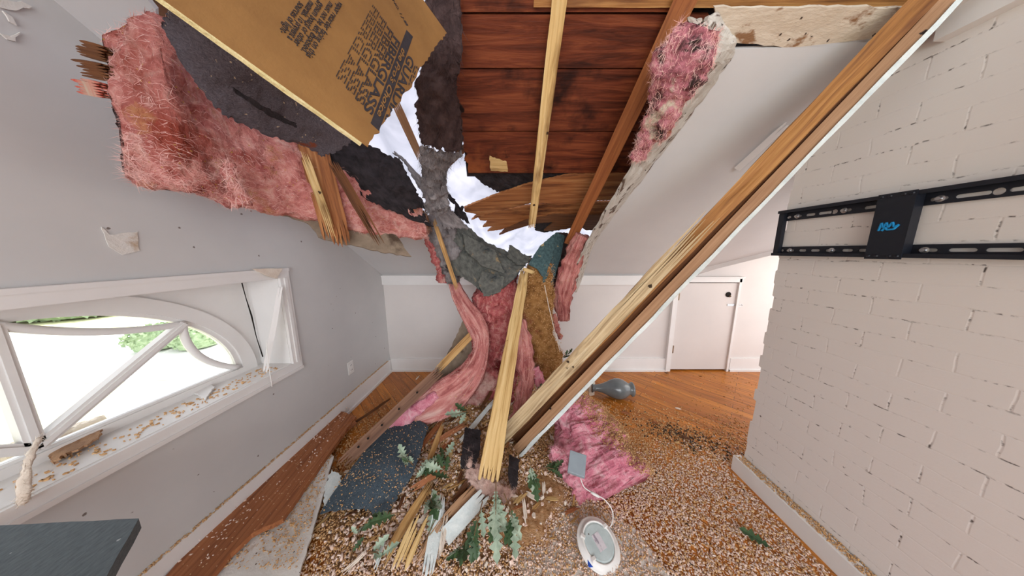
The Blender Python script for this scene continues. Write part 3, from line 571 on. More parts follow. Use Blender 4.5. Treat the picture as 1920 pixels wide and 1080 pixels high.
#@@ ------------------------------------------------------------------ broken drywall flap and soiled insulation along the rafter
up_ = [(1285, 30), (1278, 105), (1250, 175), (1205, 260), (1160, 350), (1112, 430), (1085, 485), (1062, 540)]
lo_ = [(1338, 24), (1372, 92), (1328, 162), (1256, 264), (1172, 372), (1114, 452), (1096, 500), (1086, 546)]
tu = [.77, .83, .91, 1.06, 1.28, 1.58, 1.85, 2.05]
g = [[at(*a, t * .985) for a, t in zip(up_, tu)], [sl(*b) - SN * .004 for b in lo_]]
g = [g[0], [(p * .5 + q * .5) - SN * .02 for p, q in zip(*g)], g[1]]
tag(sheet([list(r_) for r_ in zip(*g)], .012, 60, 10, .008, 18, .008).build('drywall_flap', 'flap'), 'torn grey white drywall edge hanging beside the brown rafter', 'drywall')
pth = [at(1312, 50, .755), at(1280, 112, .80), at(1254, 185, .88), at(1222, 250, .99), at(1190, 300, 1.09)]
batt(rope(pth, [.07, .09, .07, .05, .022], [.012, .02, .018, .014, .008]), 'insulation_clump', 'ashpink', 'soiled pink insulation clump stuck between brown rafter and torn drywall edge', amp=.022, freq=17, fibres=1900, fl_=.03)
batt(rope([at(1262, 205, .93), at(1252, 240, .98), at(1238, 268, 1.02)], [.03, .02, .006], [.02, .014, .006]), 'insulation_wisp', 'pink', 'small salmon insulation wisp dangling over the sloped ceiling', amp=.012, freq=22, n=24, k=20, fibres=300, fl_=.025)
batt(rope([at(1092, 440, 1.72), at(1072, 490, 1.9), at(1058, 540, 2.0), at(1056, 600, 2.08)], [.04, .07, .08, .05], [.03, .05, .05, .03]), 'insulation_strip', 'strip', 'dark rose insulation strip hanging beside the torn drywall edge bottom', amp=.03, freq=13, n=50, k=28, along=True, fibres=700)

#@@ ------------------------------------------------------------------ fallen rafter with nailer and drywall strip
br = empty('fallen_rafter', at(955, 850, 1.60), 'long split rafter with drywall strip leaning from upper right to debris heap', 'rafter')
A0, A1 = at(1748, -18, .70), at(940, 824, 1.57)
lumber(A0, A1, .058, .05, e1=.03, nx=5, ny=3, wob=.005, taper=1.2, seed=5).build('rafter_timber', 'beamwood', br)
lumber(at(1340, 398, .93), at(938, 824, 1.525), .062, .02, e1=.03, e0=.35, nx=6, ny=2, wob=.006, taper=1.35, seed=8).build('split_face', 'greypale', br)['label'] = 'pale freshly split top face'
lumber(at(1778, -18, .725), at(968, 826, 1.61), .055, .03, nx=3, ny=2, wob=.003, taper=1.1, seed=9).build('inner_face', 'darkwood', br)['label'] = 'dark recessed inner face'
lumber(at(1796, -15, .715), at(960, 852, 1.57), .046, .03, e1=.02, nx=3, ny=2, wob=.001, taper=1.1, seed=6).build('nailer_board', 'tan', br)['label'] = 'tan nailer board'
lumber(at(1790, 10, .715), at(968, 862, 1.55), .012, .04, e1=.015, nx=1, ny=2, wob=.006, taper=1.6, seed=7).build('drywall_strip', 'drywall_edge', br)['label'] = 'white drywall edge'
for (px, py, t) in ((1200, 590, 1.2), (1132, 663, 1.3), (1385, 408, 1.02), (1032, 766, 1.42)):
    m_ = MB(); p = at(px, py, t - .03); m_.tube([p, p + (p - O).normalized() * .05], .006, 8); m_.build('nail', 'dark', br)
timber('drywall_offcut', 'drywall_edge', 'white edged drywall and board offcut under the foot of central timber', 'drywall', hp(834, 1008, .03), hp(912, 922, .05), .07, .02, nx=3, ny=2, e1=.04)
timber('board_offcut', 'tan', 'tan board offcut beside the white edged offcut under central timber', 'board', hp(830, 980, .03), hp(900, 905, .05), .05, .02, nx=3, ny=2, e1=.06, e0=.03)
timber('wood_splinter', 'pale', 'yellow torn wood splinter lifting off top of the long fallen rafter', 'splinter', at(1545, 195, .88), at(1652, 62, .80), .035, .02, e0=.1, e1=.15, nx=5, ny=2)
timber('moulding_strip', 'trim', 'short white moulding strip behind the long fallen rafter', 'moulding', sl(1380, 312) - SN * .02, sl(1478, 222) - SN * .02, .03, .015, e1=.03, nx=2, ny=2)

#@@ ------------------------------------------------------------------ centre: post, draped shingles, hanging insulation
timber('split_post', 'pale', 'yellow split timber standing on the debris heap in the centre', 'timber', at(915, 902, 1.22), at(984, 506, 1.92), .115, .06, e0=.02, e1=.03, nx=5, ny=3, taper=.58, wob=.006)
timber('wood_stub', 'pale', 'short pale broken stub on top of the central split timber', 'wood stub', at(978, 503, 1.88), at(1002, 512, 1.9), .03, .03, e0=.015, e1=.02)
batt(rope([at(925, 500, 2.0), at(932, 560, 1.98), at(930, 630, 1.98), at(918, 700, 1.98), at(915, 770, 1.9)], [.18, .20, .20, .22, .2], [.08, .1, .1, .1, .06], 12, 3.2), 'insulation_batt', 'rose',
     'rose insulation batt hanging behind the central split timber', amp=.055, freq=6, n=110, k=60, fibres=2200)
batt(rope([at(1015, 495, 1.98), at(1005, 550, 1.95), at(1008, 620, 1.92), at(1026, 690, 1.86), at(1058, 745, 1.78)], [.10, .14, .13, .14, .09], [.08, .09, .09, .08, .05]), 'insulation_batt', 'tanfiber',
     'brown dust caked insulation batt hanging right of the central split timber', amp=.022, freq=9, n=90, k=46, fibres=500, fl_=.02)
TG, TN = list(o_G.values())[-1]
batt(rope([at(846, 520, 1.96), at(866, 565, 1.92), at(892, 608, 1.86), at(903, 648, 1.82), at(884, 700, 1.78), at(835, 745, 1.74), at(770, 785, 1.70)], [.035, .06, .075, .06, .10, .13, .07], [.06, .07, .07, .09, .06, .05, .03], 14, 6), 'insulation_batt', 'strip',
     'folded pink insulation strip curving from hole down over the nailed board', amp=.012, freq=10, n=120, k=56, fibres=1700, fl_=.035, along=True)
batt(rope([at(820, 740, 1.70), at(770, 775, 1.67), at(728, 800, 1.64), at(690, 822, 1.6)], [.03, .05, .05, .02], [.02, .03, .03, .015]), 'insulation_wisp', 'hot', 'pale pink insulation tuft along the upper side of the nailed board', amp=.02, freq=14, n=40, k=24, fibres=600)
batt(rope([at(975, 600, 1.8), at(985, 660, 1.75), at(984, 720, 1.7), at(972, 790, 1.55)], [.03, .06, .05, .04], [.03, .04, .04, .03]), 'insulation_wisp', 'strip', 'rose insulation wisp hanging along right side of the central split timber', amp=.03, freq=14, n=50, k=26, along=True, fibres=800)
batt(rope([at(1002, 690, 1.74), at(1018, 730, 1.7), at(1030, 770, 1.62)], [.02, .045, .03], [.03, .03, .02]), 'insulation_wisp', 'hot', 'bright pink insulation scrap behind the long fallen rafter foot', amp=.02, freq=14, n=34, k=24, fibres=500)
batt(rope([at(1036, 590, 2.0), at(1044, 612, 2.0), at(1052, 636, 2.0)], [.03, .02, .006], [.02, .02, .006]), 'insulation_wisp', 'pink', 'small salmon insulation tail hanging right of the dust caked batt', amp=.02, freq=20, n=24, k=18, fibres=200)
m_ = MB(); m_.tube([at(1021, 535, 1.85), at(1030, 580, 1.84), at(1040, 620, 1.83), at(1050, 660, 1.82)], .003, 6); tag(m_.build('hanging_wire', 'cream'), 'thin pale wire hanging in front of the dust caked insulation batt', 'wire')
# weathered shingles draped over the break
T1 = [[at(846, 392, 1.75), at(880, 428, 1.85), at(920, 458, 1.95), at(960, 474, 2.0), at(998, 482, 2.0)], [at(846, 430, 1.74), at(880, 458, 1.8), at(918, 482, 1.86), at(955, 492, 1.9), at(988, 496, 1.9)],
      [at(846, 470, 1.76), at(880, 496, 1.78), at(915, 518, 1.8), at(948, 516, 1.84), at(978, 506, 1.86)], [at(848, 512, 1.8), at(880, 528, 1.78), at(912, 556, 1.76), at(940, 544, 1.8), at(968, 520, 1.84)]]
tag(sheet(T1, .008, 40, 50, .02, 9, .012).build('draped_shingles', 'shingle_old'), 'weathered grey shingles draped over the top of hanging insulation', 'shingles')
m_ = plate3([at(1042, 436, 1.93), at(1012, 462, 1.88), at(990, 496, 1.84), at(1006, 503, 1.85), at(1020, 522, 1.86), at(1036, 480, 1.90)], .008, .003, .012)
plate3([at(1042, 436, 1.93), at(1058, 442, 2.0), at(1054, 482, 1.97), at(1024, 566, 1.92), at(1018, 556, 1.89), at(1020, 522, 1.86), at(1036, 480, 1.90)], .008, .003, .012, mb=m_)
tag(m_.build('shingle', 'shingle_green'),
    'dark slate green shingle folded upright right of the draped shingles', 'shingle')
tag(sheet([[at(955, 458, 1.93), at(985, 478, 1.93), at(1003, 486, 1.93)], [at(950, 482, 1.86), at(970, 497, 1.86), at(984, 496, 1.86)]], .007, 14, 18, .008, 16, .006).build('shingle', 'shingle_old'), 'small grey shingle tab lying on the draped shingles beside timber top', 'shingle')
tag(plate3([at(868, 436, 1.72), at(926, 470, 1.83), at(948, 512, 1.80), at(905, 500, 1.76), at(872, 470, 1.73)], .006, .004, .01).build('shingle', 'shingle_old'), 'torn grey shingle tab on left part of the draped shingles', 'shingle')
tag(plate3([at(905, 508, 1.745), at(946, 520, 1.78), at(938, 548, 1.76), at(908, 556, 1.74), at(896, 530, 1.735)], .006, .004, .01).build('shingle', 'shingle_old'), 'lowest dusty shingle tab at bottom tip of the draped shingles', 'shingle')
tag(sheet([[at(1040, 436, 2.08), at(1062, 436, 2.1), at(1080, 440, 2.1)], [at(1026, 500, 2.08), at(1046, 505, 2.1), at(1066, 500, 2.1)], [at(1018, 575, 2.06), at(1032, 585, 2.08), at(1048, 560, 2.08)]], .004, 30, 20, .014, 12, .012).build('torn_felt', 'felt_brown'), 'dark brown sheet added to darken the gap behind green shingle and rose strip', 'felt')  # added sheet, its dark colour stands in for shade in the gap
# torn felts and dark cavity
fe = [[at(790, -40, .78), at(830, -40, .78), at(862, -40, .78)], [at(800, 60, .84), at(836, 70, .84), at(868, 90, .86)], [at(782, 150, .95), at(825, 160, .93), at(858, 165, .96)], [at(782, 220, 1.08), at(825, 230, 1.04), at(868, 230, 1.1)], [at(788, 270, 1.18), at(822, 280, 1.14), at(870, 285, 1.2)], [at(790, 318, 1.3), at(812, 320, 1.26), at(842, 310, 1.3)], [at(790, 350, 1.4), at(812, 362, 1.36), at(838, 345, 1.4)], [at(800, 400, 1.5), at(820, 405, 1.46), at(846, 395, 1.5)]]
tag(frayed(sheet(fe[:5], .004, 46, 30, .016, 14, .02), 900, .04).build('torn_felt', 'felt_brown'), 'dark brown felt sheet hanging torn left of the red roof boards', 'felt')
tag(frayed(sheet(fe[4:], .004, 40, 26, .024, 20, .02), 1800, .035).build('torn_felt', 'felt_grey'), 'grey frayed felt rag hanging across the bright roof hole', 'felt')
tag(sheet([[at(735, 283, 1.42), at(760, 300, 1.45)], [at(758, 305, 1.42), at(795, 340, 1.48)], [at(780, 345, 1.45), at(828, 380, 1.55)], [at(805, 380, 1.5), at(858, 405, 1.62)], [at(832, 430, 1.6), at(882, 430, 1.72)]], .006, 44, 20, .012, 12, .016).build('shingle_strip', 'felt_grey'), 'curved grey shingle strip along lower left rim of the roof hole', 'shingle')
tag(sheet([[at(700, 300, 1.32), at(722, 290, 1.34), at(752, 298, 1.38)], [at(712, 345, 1.34), at(740, 345, 1.36), at(776, 350, 1.42)], [at(728, 385, 1.38), at(765, 392, 1.42), at(805, 392, 1.48)]], .005, 30, 30, .016, 12, .014).build('torn_felt', 'felt'), 'black felt flap hanging under the curved grey shingle strip', 'felt')
tag(sheet([[at(590, 235, 1.2), at(660, 262, 1.26), at(720, 285, 1.34), at(760, 330, 1.5)], [at(600, 270, 1.18), at(660, 305, 1.24), at(720, 335, 1.34), at(780, 375, 1.52)], [at(625, 335, 1.2), at(690, 375, 1.28), at(745, 402, 1.38), at(815, 428, 1.55)]], .005, 36, 40, .018, 10, .016).build('torn_felt', 'felt'), 'black felt sheet in shadow behind the kraft faced batt corner', 'felt')
tag(sheet([[at(848, 400, 1.72), at(885, 425, 1.8)], [at(850, 370, 1.66), at(870, 395, 1.74), ][:2], [at(815, 345, 1.6), at(845, 380, 1.68)]], .006, 20, 14, .014, 14, .02).build('torn_felt', 'felt'), 'small black felt scrap on rim between grey rag and draped shingles', 'felt')
batt(rope([at(812, 400, 1.68), at(830, 440, 1.74), at(845, 490, 1.82), at(852, 530, 1.86)], [.06, .09, .08, .04], [.06, .07, .06, .04]), 'fibre_tangle', 'felt_grey', 'grey brown fibrous tangle left of the draped shingles', 'debris', amp=.03, freq=14, n=50, k=30, fibres=1500, fl_=.05)
batt(rope([at(800, 420, 1.72), at(820, 460, 1.8), at(832, 500, 1.86), at(832, 530, 1.88)], [.06, .07, .06, .035], [.05, .06, .05, .03]), 'insulation_clump', 'rose', 'dark rose insulation clump left of the grey fibrous tangle', amp=.03, freq=12, n=44, k=28, fibres=600)
timber('wood_sliver', 'honey', 'thin yellow wood sliver running down left of the draped shingles', 'splinter', at(812, 408, 1.62), at(858, 545, 1.74), .03, .015, e0=.05, e1=.08, nx=3, ny=2)
# planks in the cavity
timber('broken_plank', 'splint', 'wide brown splintered plank hanging below the shingle sheet at left', 'plank', at(580, 245, 1.12), at(636, 464, 1.2), .115, .03, e0=.02, e1=.08, nx=7, ny=2, wob=.005)
timber('wood_sliver', 'pale', 'pale splinter bundle along left edge of the wide hanging plank', 'splinter', at(566, 280, 1.08), at(634, 466, 1.16), .035, .012, e0=.08, e1=.2, nx=5, ny=2, wob=.006)
timber('wood_sliver', 'darkwood', 'slim brown hanging splinter right of the wide hanging plank', 'splinter', at(622, 300, 1.12), at(716, 462, 1.22), .042, .02, e0=.05, e1=.14, nx=5, ny=2, wob=.005)
timber('wood_sliver', 'honey', 'short honey splinter below the black felt flap', 'splinter', at(778, 396, 1.5), at(790, 442, 1.52), .03, .012, e0=.02, e1=.06, nx=4, ny=2)
timber('wood_sliver', 'darkwood', 'short dark splinter beside the honey splinter below the black felt flap', 'splinter', at(792, 392, 1.52), at(806, 440, 1.54), .04, .012, e0=.02, e1=.06, nx=4, ny=2)

#@@ ------------------------------------------------------------------ big pink batt hanging along the ceiling at left
def ring5(tp, bt, tt, tb, bulge, back):
    a = at(*tp, tt); e = at(*bt, tb); v = (e - a)
    n_ = ((a + e) / 2 - O).normalized(); m1 = a + v * .35 - n_ * bulge; m2 = a + v * .75 - n_ * bulge * .9
    bb = Vector((0, .5, .45)).normalized() * back
    return [a, m1, m2, a + v * .93 - n_ * bulge * .3, e, e + n_ * back * .5, a + v * .6 + n_ * back, a + n_ * back * .6]
rings = [ring5((205, 80), (238, 326), .70, .735, .0, .05), ring5((250, 52), (275, 340), .69, .77, .02, .07), ring5((300, 48), (345, 352), .69, .82, .03, .09), ring5((385, 140), (430, 385), .84, .94, .04, .12), ring5((480, 225), (520, 396), .99, 1.07, .04, .14), ring5((600, 275), (640, 425), 1.18, 1.24, .04, .14), ring5((700, 330), (720, 440), 1.32, 1.38, .03, .12), ring5((790, 380), (800, 446), 1.5, 1.55, .01, .08)]
batt(rings, 'insulation_batt', 'pink', 'big pink insulation batt hanging along the gable wall at upper left', n=150, k=80, amp=.02, freq=11, fibres=4200, fl_=.035, fw=.0006, ridge=.6)
batt(rope([at(428, 305, .86), at(440, 345, .88), at(450, 385, .9)], [.014, .02, .03], [.01, .015, .015]), 'insulation_wisp', 'pink', 'pale pink insulation tuft dangling in front of the big hanging batt', amp=.02, freq=24, n=24, k=18, fibres=500, fl_=.035)
# drywall still stuck under it
tag(plate3([at(498, 392, 1.12), at(560, 402, 1.18), at(650, 420, 1.28), at(742, 440, 1.4), at(772, 480, 1.42), at(700, 470, 1.33), at(640, 458, 1.27), at(596, 444, 1.2), at(576, 416, 1.17)], .012, .005, .02).build('drywall_scrap', 'drywall_back'), 'brown backed drywall scrap hanging under the big pink batt', 'drywall')
tag(sheet([[at(207, 180, .755), at(225, 260, .76), at(236, 332, .765), at(300, 352, .82), at(345, 358, .85)], [at(215, 180, .75), at(236, 260, .76), at(248, 322, .77), at(300, 342, .83), at(345, 350, .86)]], .004, 10, 44, .003, 20, .004).build('backing_strip', 'felt_brown'), 'dark paper backing showing along left edge of the big pink batt', 'paper backing')
# stubs of splintered lath at its end
for a, b, m_, lb in (((150, 90), (214, 108), 'darkwood', 'topmost splintered wood stub at left end of the big pink batt'), ((149, 128), (216, 140), 'darkwood', 'middle splintered wood stub at left end of the big pink batt'), ((149, 160), (204, 172), 'redpaper', 'lowest stub with red print at left end of the big pink batt')):
    timber('wood_stub', m_, lb, 'wood stub', at(*a, .70), at(*b, .705), .042, .03, e0=.03, e1=.01, nx=6, ny=3, wob=.004, group='stubs at the end of the batt')
# charcoal shingle sheet above it
g = [[at(318, 10, .58), at(400, 60, .64), at(480, 118, .72), at(560, 150, .80), at(620, 195, .92), at(668, 262, 1.05)], [at(310, 32, .60), at(380, 105, .66), at(455, 170, .76), at(530, 200, .86), at(590, 240, .96), at(640, 278, 1.06)], [at(306, 46, .61), at(352, 130, .68), at(418, 214, .78), at(500, 252, .90), at(560, 266, 1.0), at(606, 292, 1.07)]]
tag(sheet(g, .006, 30, 70, .014, 9, .008).build('shingle_sheet', 'shingle'), 'charcoal shingle sheet wedged between kraft faced batt and big pink batt', 'shingles')
tag(sheet([[at(432, 164, .70), at(480, 190, .74), at(520, 212, .79), at(556, 232, .84)], [at(440, 172, .70), at(478, 200, .74), at(516, 224, .79), at(556, 240, .84)]], .004, 8, 30, .004, 16, .004).build('flashing_strip', 'felt'), 'narrow dark curled strip lying across the charcoal shingle sheet', 'strip')

#@@ ------------------------------------------------------------------ kraft-faced batt with its printing
w3 = lambda d: Vector((d[0], cs * d[2] + sn * d[1], cs * d[1] - sn * d[2]))
KU = -w3((.108, 2.605, 1)).normalized(); KV = w3((.788, -.416, 1)).normalized(); KV = (KV - KU * KV.dot(KU)).normalized()   # reading direction, letter-up direction
KO = at(735, 140, .5); KN = KU.cross(KV)
if KN.dot(KO - O) > 0: KN = -KN
def k2(px, py):
    r = ray(px, py); q = O + r * (KN.dot(KO - O) / KN.dot(r)); return ((q - KO).dot(KU), (q - KO).dot(KV))
b_, c_, mid1, mid2 = k2(690, 275), k2(838, 62), k2(760, 172), k2(786, 130)
lo = [b_, mid1, k2(768, 168), k2(778, 150), mid2, c_, (c_[0], -1.2), (b_[0] + .004, -1.2)]
lo = jag(lo, .003, .012, keep=(5, 6, 7))
kb = empty('kraft_batt', KO + KU * .1, 'kraft paper faced insulation batt with black print hanging at top', 'insulation')
fm = shape([lo], .002, KO, KU, KV, -KN); fm.build('kraft_facing', 'kraft', kb)
lo2 = [(p[0] + (.004 if abs(p[0] - b_[0]) < .02 else 0), p[1]) for p in lo]
rn = random.Random(4); ev = np.linspace(b_[1] - .01, b_[1] - .42, 26)
outer_ = [(b_[0] + .005 * (1 - i / 25) ** .6 * (.7 + .5 * rn.random()), v_) for i, v_ in enumerate(ev)]
shape([[(b_[0] - .004, ev[0])] + outer_ + [(b_[0] - .004, ev[-1])]], .006, KO - KN * .001, KU, KV, -KN).build('batt_edge', 'kraft_core', kb)['label'] = 'yellowed torn batt edge'
pr = MB(); PN = KN * -1; PO = KO + KN * .0006
def tx(body, size, u, v, **k): text(body, size, PO + KU * u + KV * v, KU, KV, PN, mb=pr, **k)
kk = lambda x, y: k2(520 + x / 3.7235, y / 3.7235)          # a pixel of the enlarged crop
def px_line(body, a, b, hfrac, **k):
    """fit a word between two points on the batt, letters hfrac metres high"""
    p, q = Vector((*kk(*a), 0)), Vector((*kk(*b), 0)); d = (q - p); L_ = d.length; d.normalize(); dn = Vector((-d.y, d.x, 0))
    if dn.y < 0: dn = -dn
    u3 = KU * d.x + KV * d.y; v3 = KU * dn.x + KV * dn.y
    t = MB(); text(body, 1, Vector((0, 0, 0)), XV, YV, ZV, mb=t, bold=k.get('bold', 0), shear=k.get('shear', 0), depth=.0006)
    w_ = max(p_.x for p_ in t.v) - min(p_.x for p_ in t.v); x0 = min(p_.x for p_ in t.v); sy = hfrac / .72
    base = PO + KU * p.x + KV * p.y
    vs_ = [base + u3 * ((p_.x - x0) * L_ / w_) + v3 * (p_.y * sy) + PN * (-p_.z) for p_ in t.v]
    dst = k.get('mb', pr); dst.add(vs_, t.f)
    return base, u3, v3, L_
ea, eb = k2(690, 275), k2(838, 62)                           # the torn end: print stops there
e3a, e3b = PO + KU * ea[0] + KV * ea[1], PO + KU * eb[0] + KV * eb[1]
def clipped(dst, src, planes):
    bm = bmesh.new(); vm = [bm.verts.new(p) for p in src.v]
    for f in src.f:
        try: bm.faces.new([vm[j] for j in f])
        except ValueError: pass
    for co, no in planes: bmesh.ops.bisect_plane(bm, geom=bm.verts[:] + bm.edges[:] + bm.faces[:], plane_co=co, plane_no=no, clear_outer=True)
    bm.verts.index_update(); dst.add([v_.co.copy() for v_ in bm.verts], [tuple(v_.index for v_ in f.verts) for f in bm.faces]); bm.free()
en = (e3b - e3a).normalized().cross(KN); en = en if en.dot(KV) > 0 else -en
edge_cut = (e3a - en * .001, en)
f0, f1 = kk(822, 262), kk(645, 800)
bv0 = (kk(900, 208)[1] + kk(652, 862)[1]) / 2; bv1 = (kk(955, 268)[1] + kk(697, 905)[1]) / 2
hcap = (bv1 - bv0) * .95
def row(body, u0, u1, v, h, dst, slices=None, bold=.02, shear=0):
    t = MB(); base, u3, v3, L_ = line_uv(body, (u0, v), (u1, v), h, t, bold, shear)
    if slices:
        n_, keep_ = slices
        for s_ in range(n_): clipped(dst, t, [(base + v3 * (h * (s_ + .15) / n_), -v3), (base + v3 * (h * (s_ + .15 + keep_) / n_), v3), edge_cut])
    else: clipped(dst, t, [edge_cut])
def line_uv(body, p, q, h, dst, bold, shear):
    t = MB(); text(body, 1, Vector((0, 0, 0)), XV, YV, ZV, mb=t, bold=bold, shear=shear)
    w_ = max(a.x for a in t.v) - min(a.x for a in t.v); x0 = min(a.x for a in t.v); L_ = math.dist(p, q); base = PO + KU * p[0] + KV * p[1]
    dst.add([base + KU * ((a.x - x0) * L_ / w_) + KV * (a.y * h / .72) + PN * (-a.z) for a in t.v], t.f); return base, KU, KV, L_
vb_ = bv0 - hcap * 1.12
row('FIBERGLASS', f0[0], f1[0], vb_, hcap, pr, bold=.022)
for i, kp in enumerate((.62, .46, .34)): row('FIBERGLASS', f0[0] - .006 * (i + 1), f1[0] - .006 * (i + 1), vb_ - hcap * 1.08 * (i + 1), hcap, pr, (5, kp), bold=.022)
g0 = kk(905, 372)
row('GUARDIAN', g0[0], g0[0] + (f1[0] - f0[0]) * 1.02, bv1 + hcap * .15, hcap * 1.1, pr, bold=.02); row('GUARDIAN', g0[0] + .006, g0[0] + .006 + (f1[0] - f0[0]) * 1.02, bv1 + hcap * 1.36, hcap * 1.1, pr, (4, .5), bold=.02)
ban = [(kk(900, 208)[0], bv0), (kk(955, 268)[0], bv1), (kk(697, 905)[0], bv1), (kk(652, 862)[0], bv0)]
bn = MB(); shape([ban], .0004, PO, KU, KV, PN, mb=bn); bn.build('printed_banner', 'ink', kb)
sv = pr; pr = MB(); PO2 = PO; PO = PO + KN * .0008
t_ = MB(); line_uv("the Pro's Choice", (kk(862, 330)[0], bv0 + (bv1 - bv0) * .24), (kk(690, 800)[0], bv0 + (bv1 - bv0) * .24), (bv1 - bv0) * .6, t_, .01, .3); clipped(pr, t_, [edge_cut]); pr.build('banner_lettering', 'kraft', kb); pr = sv; PO = PO2
for body, a, b in (('vapor retarder facing on this', (430, 10), (196, 385)), ('must not be left exposed.', (360, 10), (162, 350)), ('gypsum board or other', (292, 10), (108, 300)), ('materials. To prevent a', (222, 0), (66, 262)), ('sources of light-', (150, 10), (10, 215))):
    px_line(body, a, b, .0085)
px_line('NO. 1 J-88', (800, 0), (900, 180), .008)
pr.build('printed_lettering', 'ink', kb)

#@@ ------------------------------------------------------------------ lower left: nailed board, planks, shingle, drywall
nbd = timber('nailed_board', 'oldtan', 'brown board with nail heads slanting down to floor at left of heap', 'board', at(826, 694, 1.72), at(640, 872, 1.42), .075, .03, e0=.06, e1=.05, nx=5, ny=2)
for px, py, t in ((672, 838, 1.43), (690, 822, 1.46), (716, 797, 1.5), (748, 767, 1.55), (782, 736, 1.6)):
    p = at(px, py, t); m_ = MB(); m_.lathe([(0, .004), (.006, .003), (.007, 0), (.003, -.002), (.003, -.03)], p, O - p, 10); m_.build('nail_head', 'dark', nbd)
timber('wood_splinter', 'honey', 'yellow split wood length ending under the folded pink insulation strip', 'splinter', at(894, 618, 1.80), at(818, 696, 1.72), .055, .02, e0=.05, e1=.1, nx=5, ny=2)
tag(sheet([[at(868, 600, 1.95), at(890, 618, 1.95), at(905, 640, 1.95)], [at(840, 660, 1.9), at(850, 680, 1.9), at(870, 700, 1.9)], [at(810, 705, 1.84), at(826, 720, 1.84), at(840, 735, 1.84)]], .004, 24, 18, .008, 10, .006).build('kraft_paper', 'drywall_back'), 'grey brown paper sheet standing behind the yellow split wood length', 'paper')
pl = [fl(640, 772, .07), fl(668, 780, .08), fl(576, 905, .09), fl(530, 972, .09), fl(470, 1000, .09), fl(432, 1040, .08), fl(395, 1085, .08), fl(300, 1090, .08), fl(412, 965, .08), fl(470, 905, .075), fl(560, 838, .07)]
mb = plate3(pl, .025, .005, .03); tag(mb.build('fallen_plank', 'redplank'), 'long reddish plank lying along the gable wall baseboard', 'plank')
pl = [fl(612, 848, .05), fl(626, 856, .05), fl(596, 960, .045), fl(560, 1085, .04), fl(380, 1085, .05), fl(470, 985, .055), fl(560, 900, .055)]
tag(plate3(pl, .013, .004, .03).build('drywall_sheet', 'drywall_face'), 'dusty white drywall panel lying beside the long reddish plank', 'drywall')
sg = [[fl(718, 792, .17), fl(770, 782, .19), fl(804, 800, .19)], [fl(668, 868, .14), fl(730, 855, .19), fl(778, 880, .15)], [fl(640, 905, .11), fl(702, 900, .16), fl(752, 925, .11)], [fl(598, 966, .06), fl(668, 955, .11), fl(720, 974, .06)]]
sb = empty('shingle_piece', fl(690, 890, .08), 'blue grey speckled shingle piece lying folded left of the heap', 'shingle')
sheet(sg[:3], .006, 30, 24, .006, 8, .004).build('upper_course', 'shingle_blue', sb)
sheet([[p + Vector((0, 0, -.008)) for p in sg[1]], sg[2], sg[3]][0:3], .006, 26, 24, .005, 8, .006).build('lower_course', 'shingle_blue', sb)
tag(plate3([fl(622, 880, .07), fl(640, 890, .08), fl(632, 930, .06), fl(606, 948, .06), fl(612, 905, .06)], .012, .008, .012).build('drywall_chunk', 'drywall_edge'), 'small white drywall chunk between shingle piece and drywall panel', 'drywall')
timber('wood_strip', 'redplank', 'reddish wood strip with honey edge beyond the drywall panel', 'wood strip', fl(664, 790, .06), fl(610, 838, .06), .05, .02, nx=3, ny=2, e1=.03)
tag(sheet([[hp(872, 802, .10), hp(902, 806, .12)], [hp(866, 840, .09), hp(900, 845, .11)], [hp(862, 880, .07), hp(890, 880, .08)]], .004, 24, 16, .008, 14, .003).build('felt_scrap', 'felt'), 'black felt scrap standing left of the foot of central timber', 'felt')
tag(sheet([[hp(955, 852, .10), hp(974, 860, .12)], [hp(952, 890, .08), hp(972, 892, .09)], [hp(958, 920, .03), hp(968, 918, .03)]], .004, 24, 16, .008, 14, .003).build('felt_scrap', 'felt'), 'black felt scrap standing right of the foot of central timber', 'felt')
batt(rope([hp(885, 850, .06), hp(890, 890, .06), hp(920, 915, .05), hp(965, 925, .03)], [.03, .035, .03, .02], [.02, .025, .025, .015]), 'insulation_wisp', 'dustpink', 'pale dusty insulation tuft round the foot of the central timber', amp=.03, freq=22, n=40, k=26, fibres=1600, fl_=.045)
# loose slivers on the heap
sliv = [((758, 880), (842, 770), 'redplank', .035, 'reddish'), ((798, 884), (832, 792), 'honey', .03, 'honey'), ((768, 920), (850, 868), 'redplank', .03, 'rust brown'), ((712, 1062), (812, 898), 'honey', .04, 'long honey'), ((744, 1075), (792, 960), 'pale', .075, 'wide pale'),
        ((800, 1085), (828, 925), 'drywall_edge', .055, 'long white'), ((826, 1050), (838, 960), 'cream', .02, 'cream'), ((700, 1075), (728, 1000), 'drywall_edge', .02, 'short white'), ((860, 830), (930, 748), 'drywall_edge', .03, 'white'), ((640, 1075), (690, 1030), 'cream', .012, 'thin cream'),
        ((775, 1060), (850, 950), 'tan', .03, 'tan'), ((730, 900), (790, 850), 'honey', .02, 'thin honey'), ((655, 800), (735, 745), 'darkwood', .02, 'dark brown'), ((900, 770), (940, 700), 'darkwood', .025, 'dark'), ((845, 945), (905, 870), 'darkwood', .025, 'blackish brown'), ((800, 840), (880, 790), 'redplank', .035, 'broad rusty')]
near = ['at upper left of the heap', 'on the heap above the shingle piece', 'beside the green leaves on the heap', 'pointing out of the front of the heap', 'at the very front of the heap', 'at front left of the central timber', 'beside the long white sliver', 'in the lower left front of the heap', 'under the folded pink strip', 'on gravelly dust by the drywall panel', 'left of the fallen rafter end', 'right of the shingle piece', 'on the floor beyond the nailed board', 'left of the central timber', 'below the black felt scrap', 'in the middle of the heap']
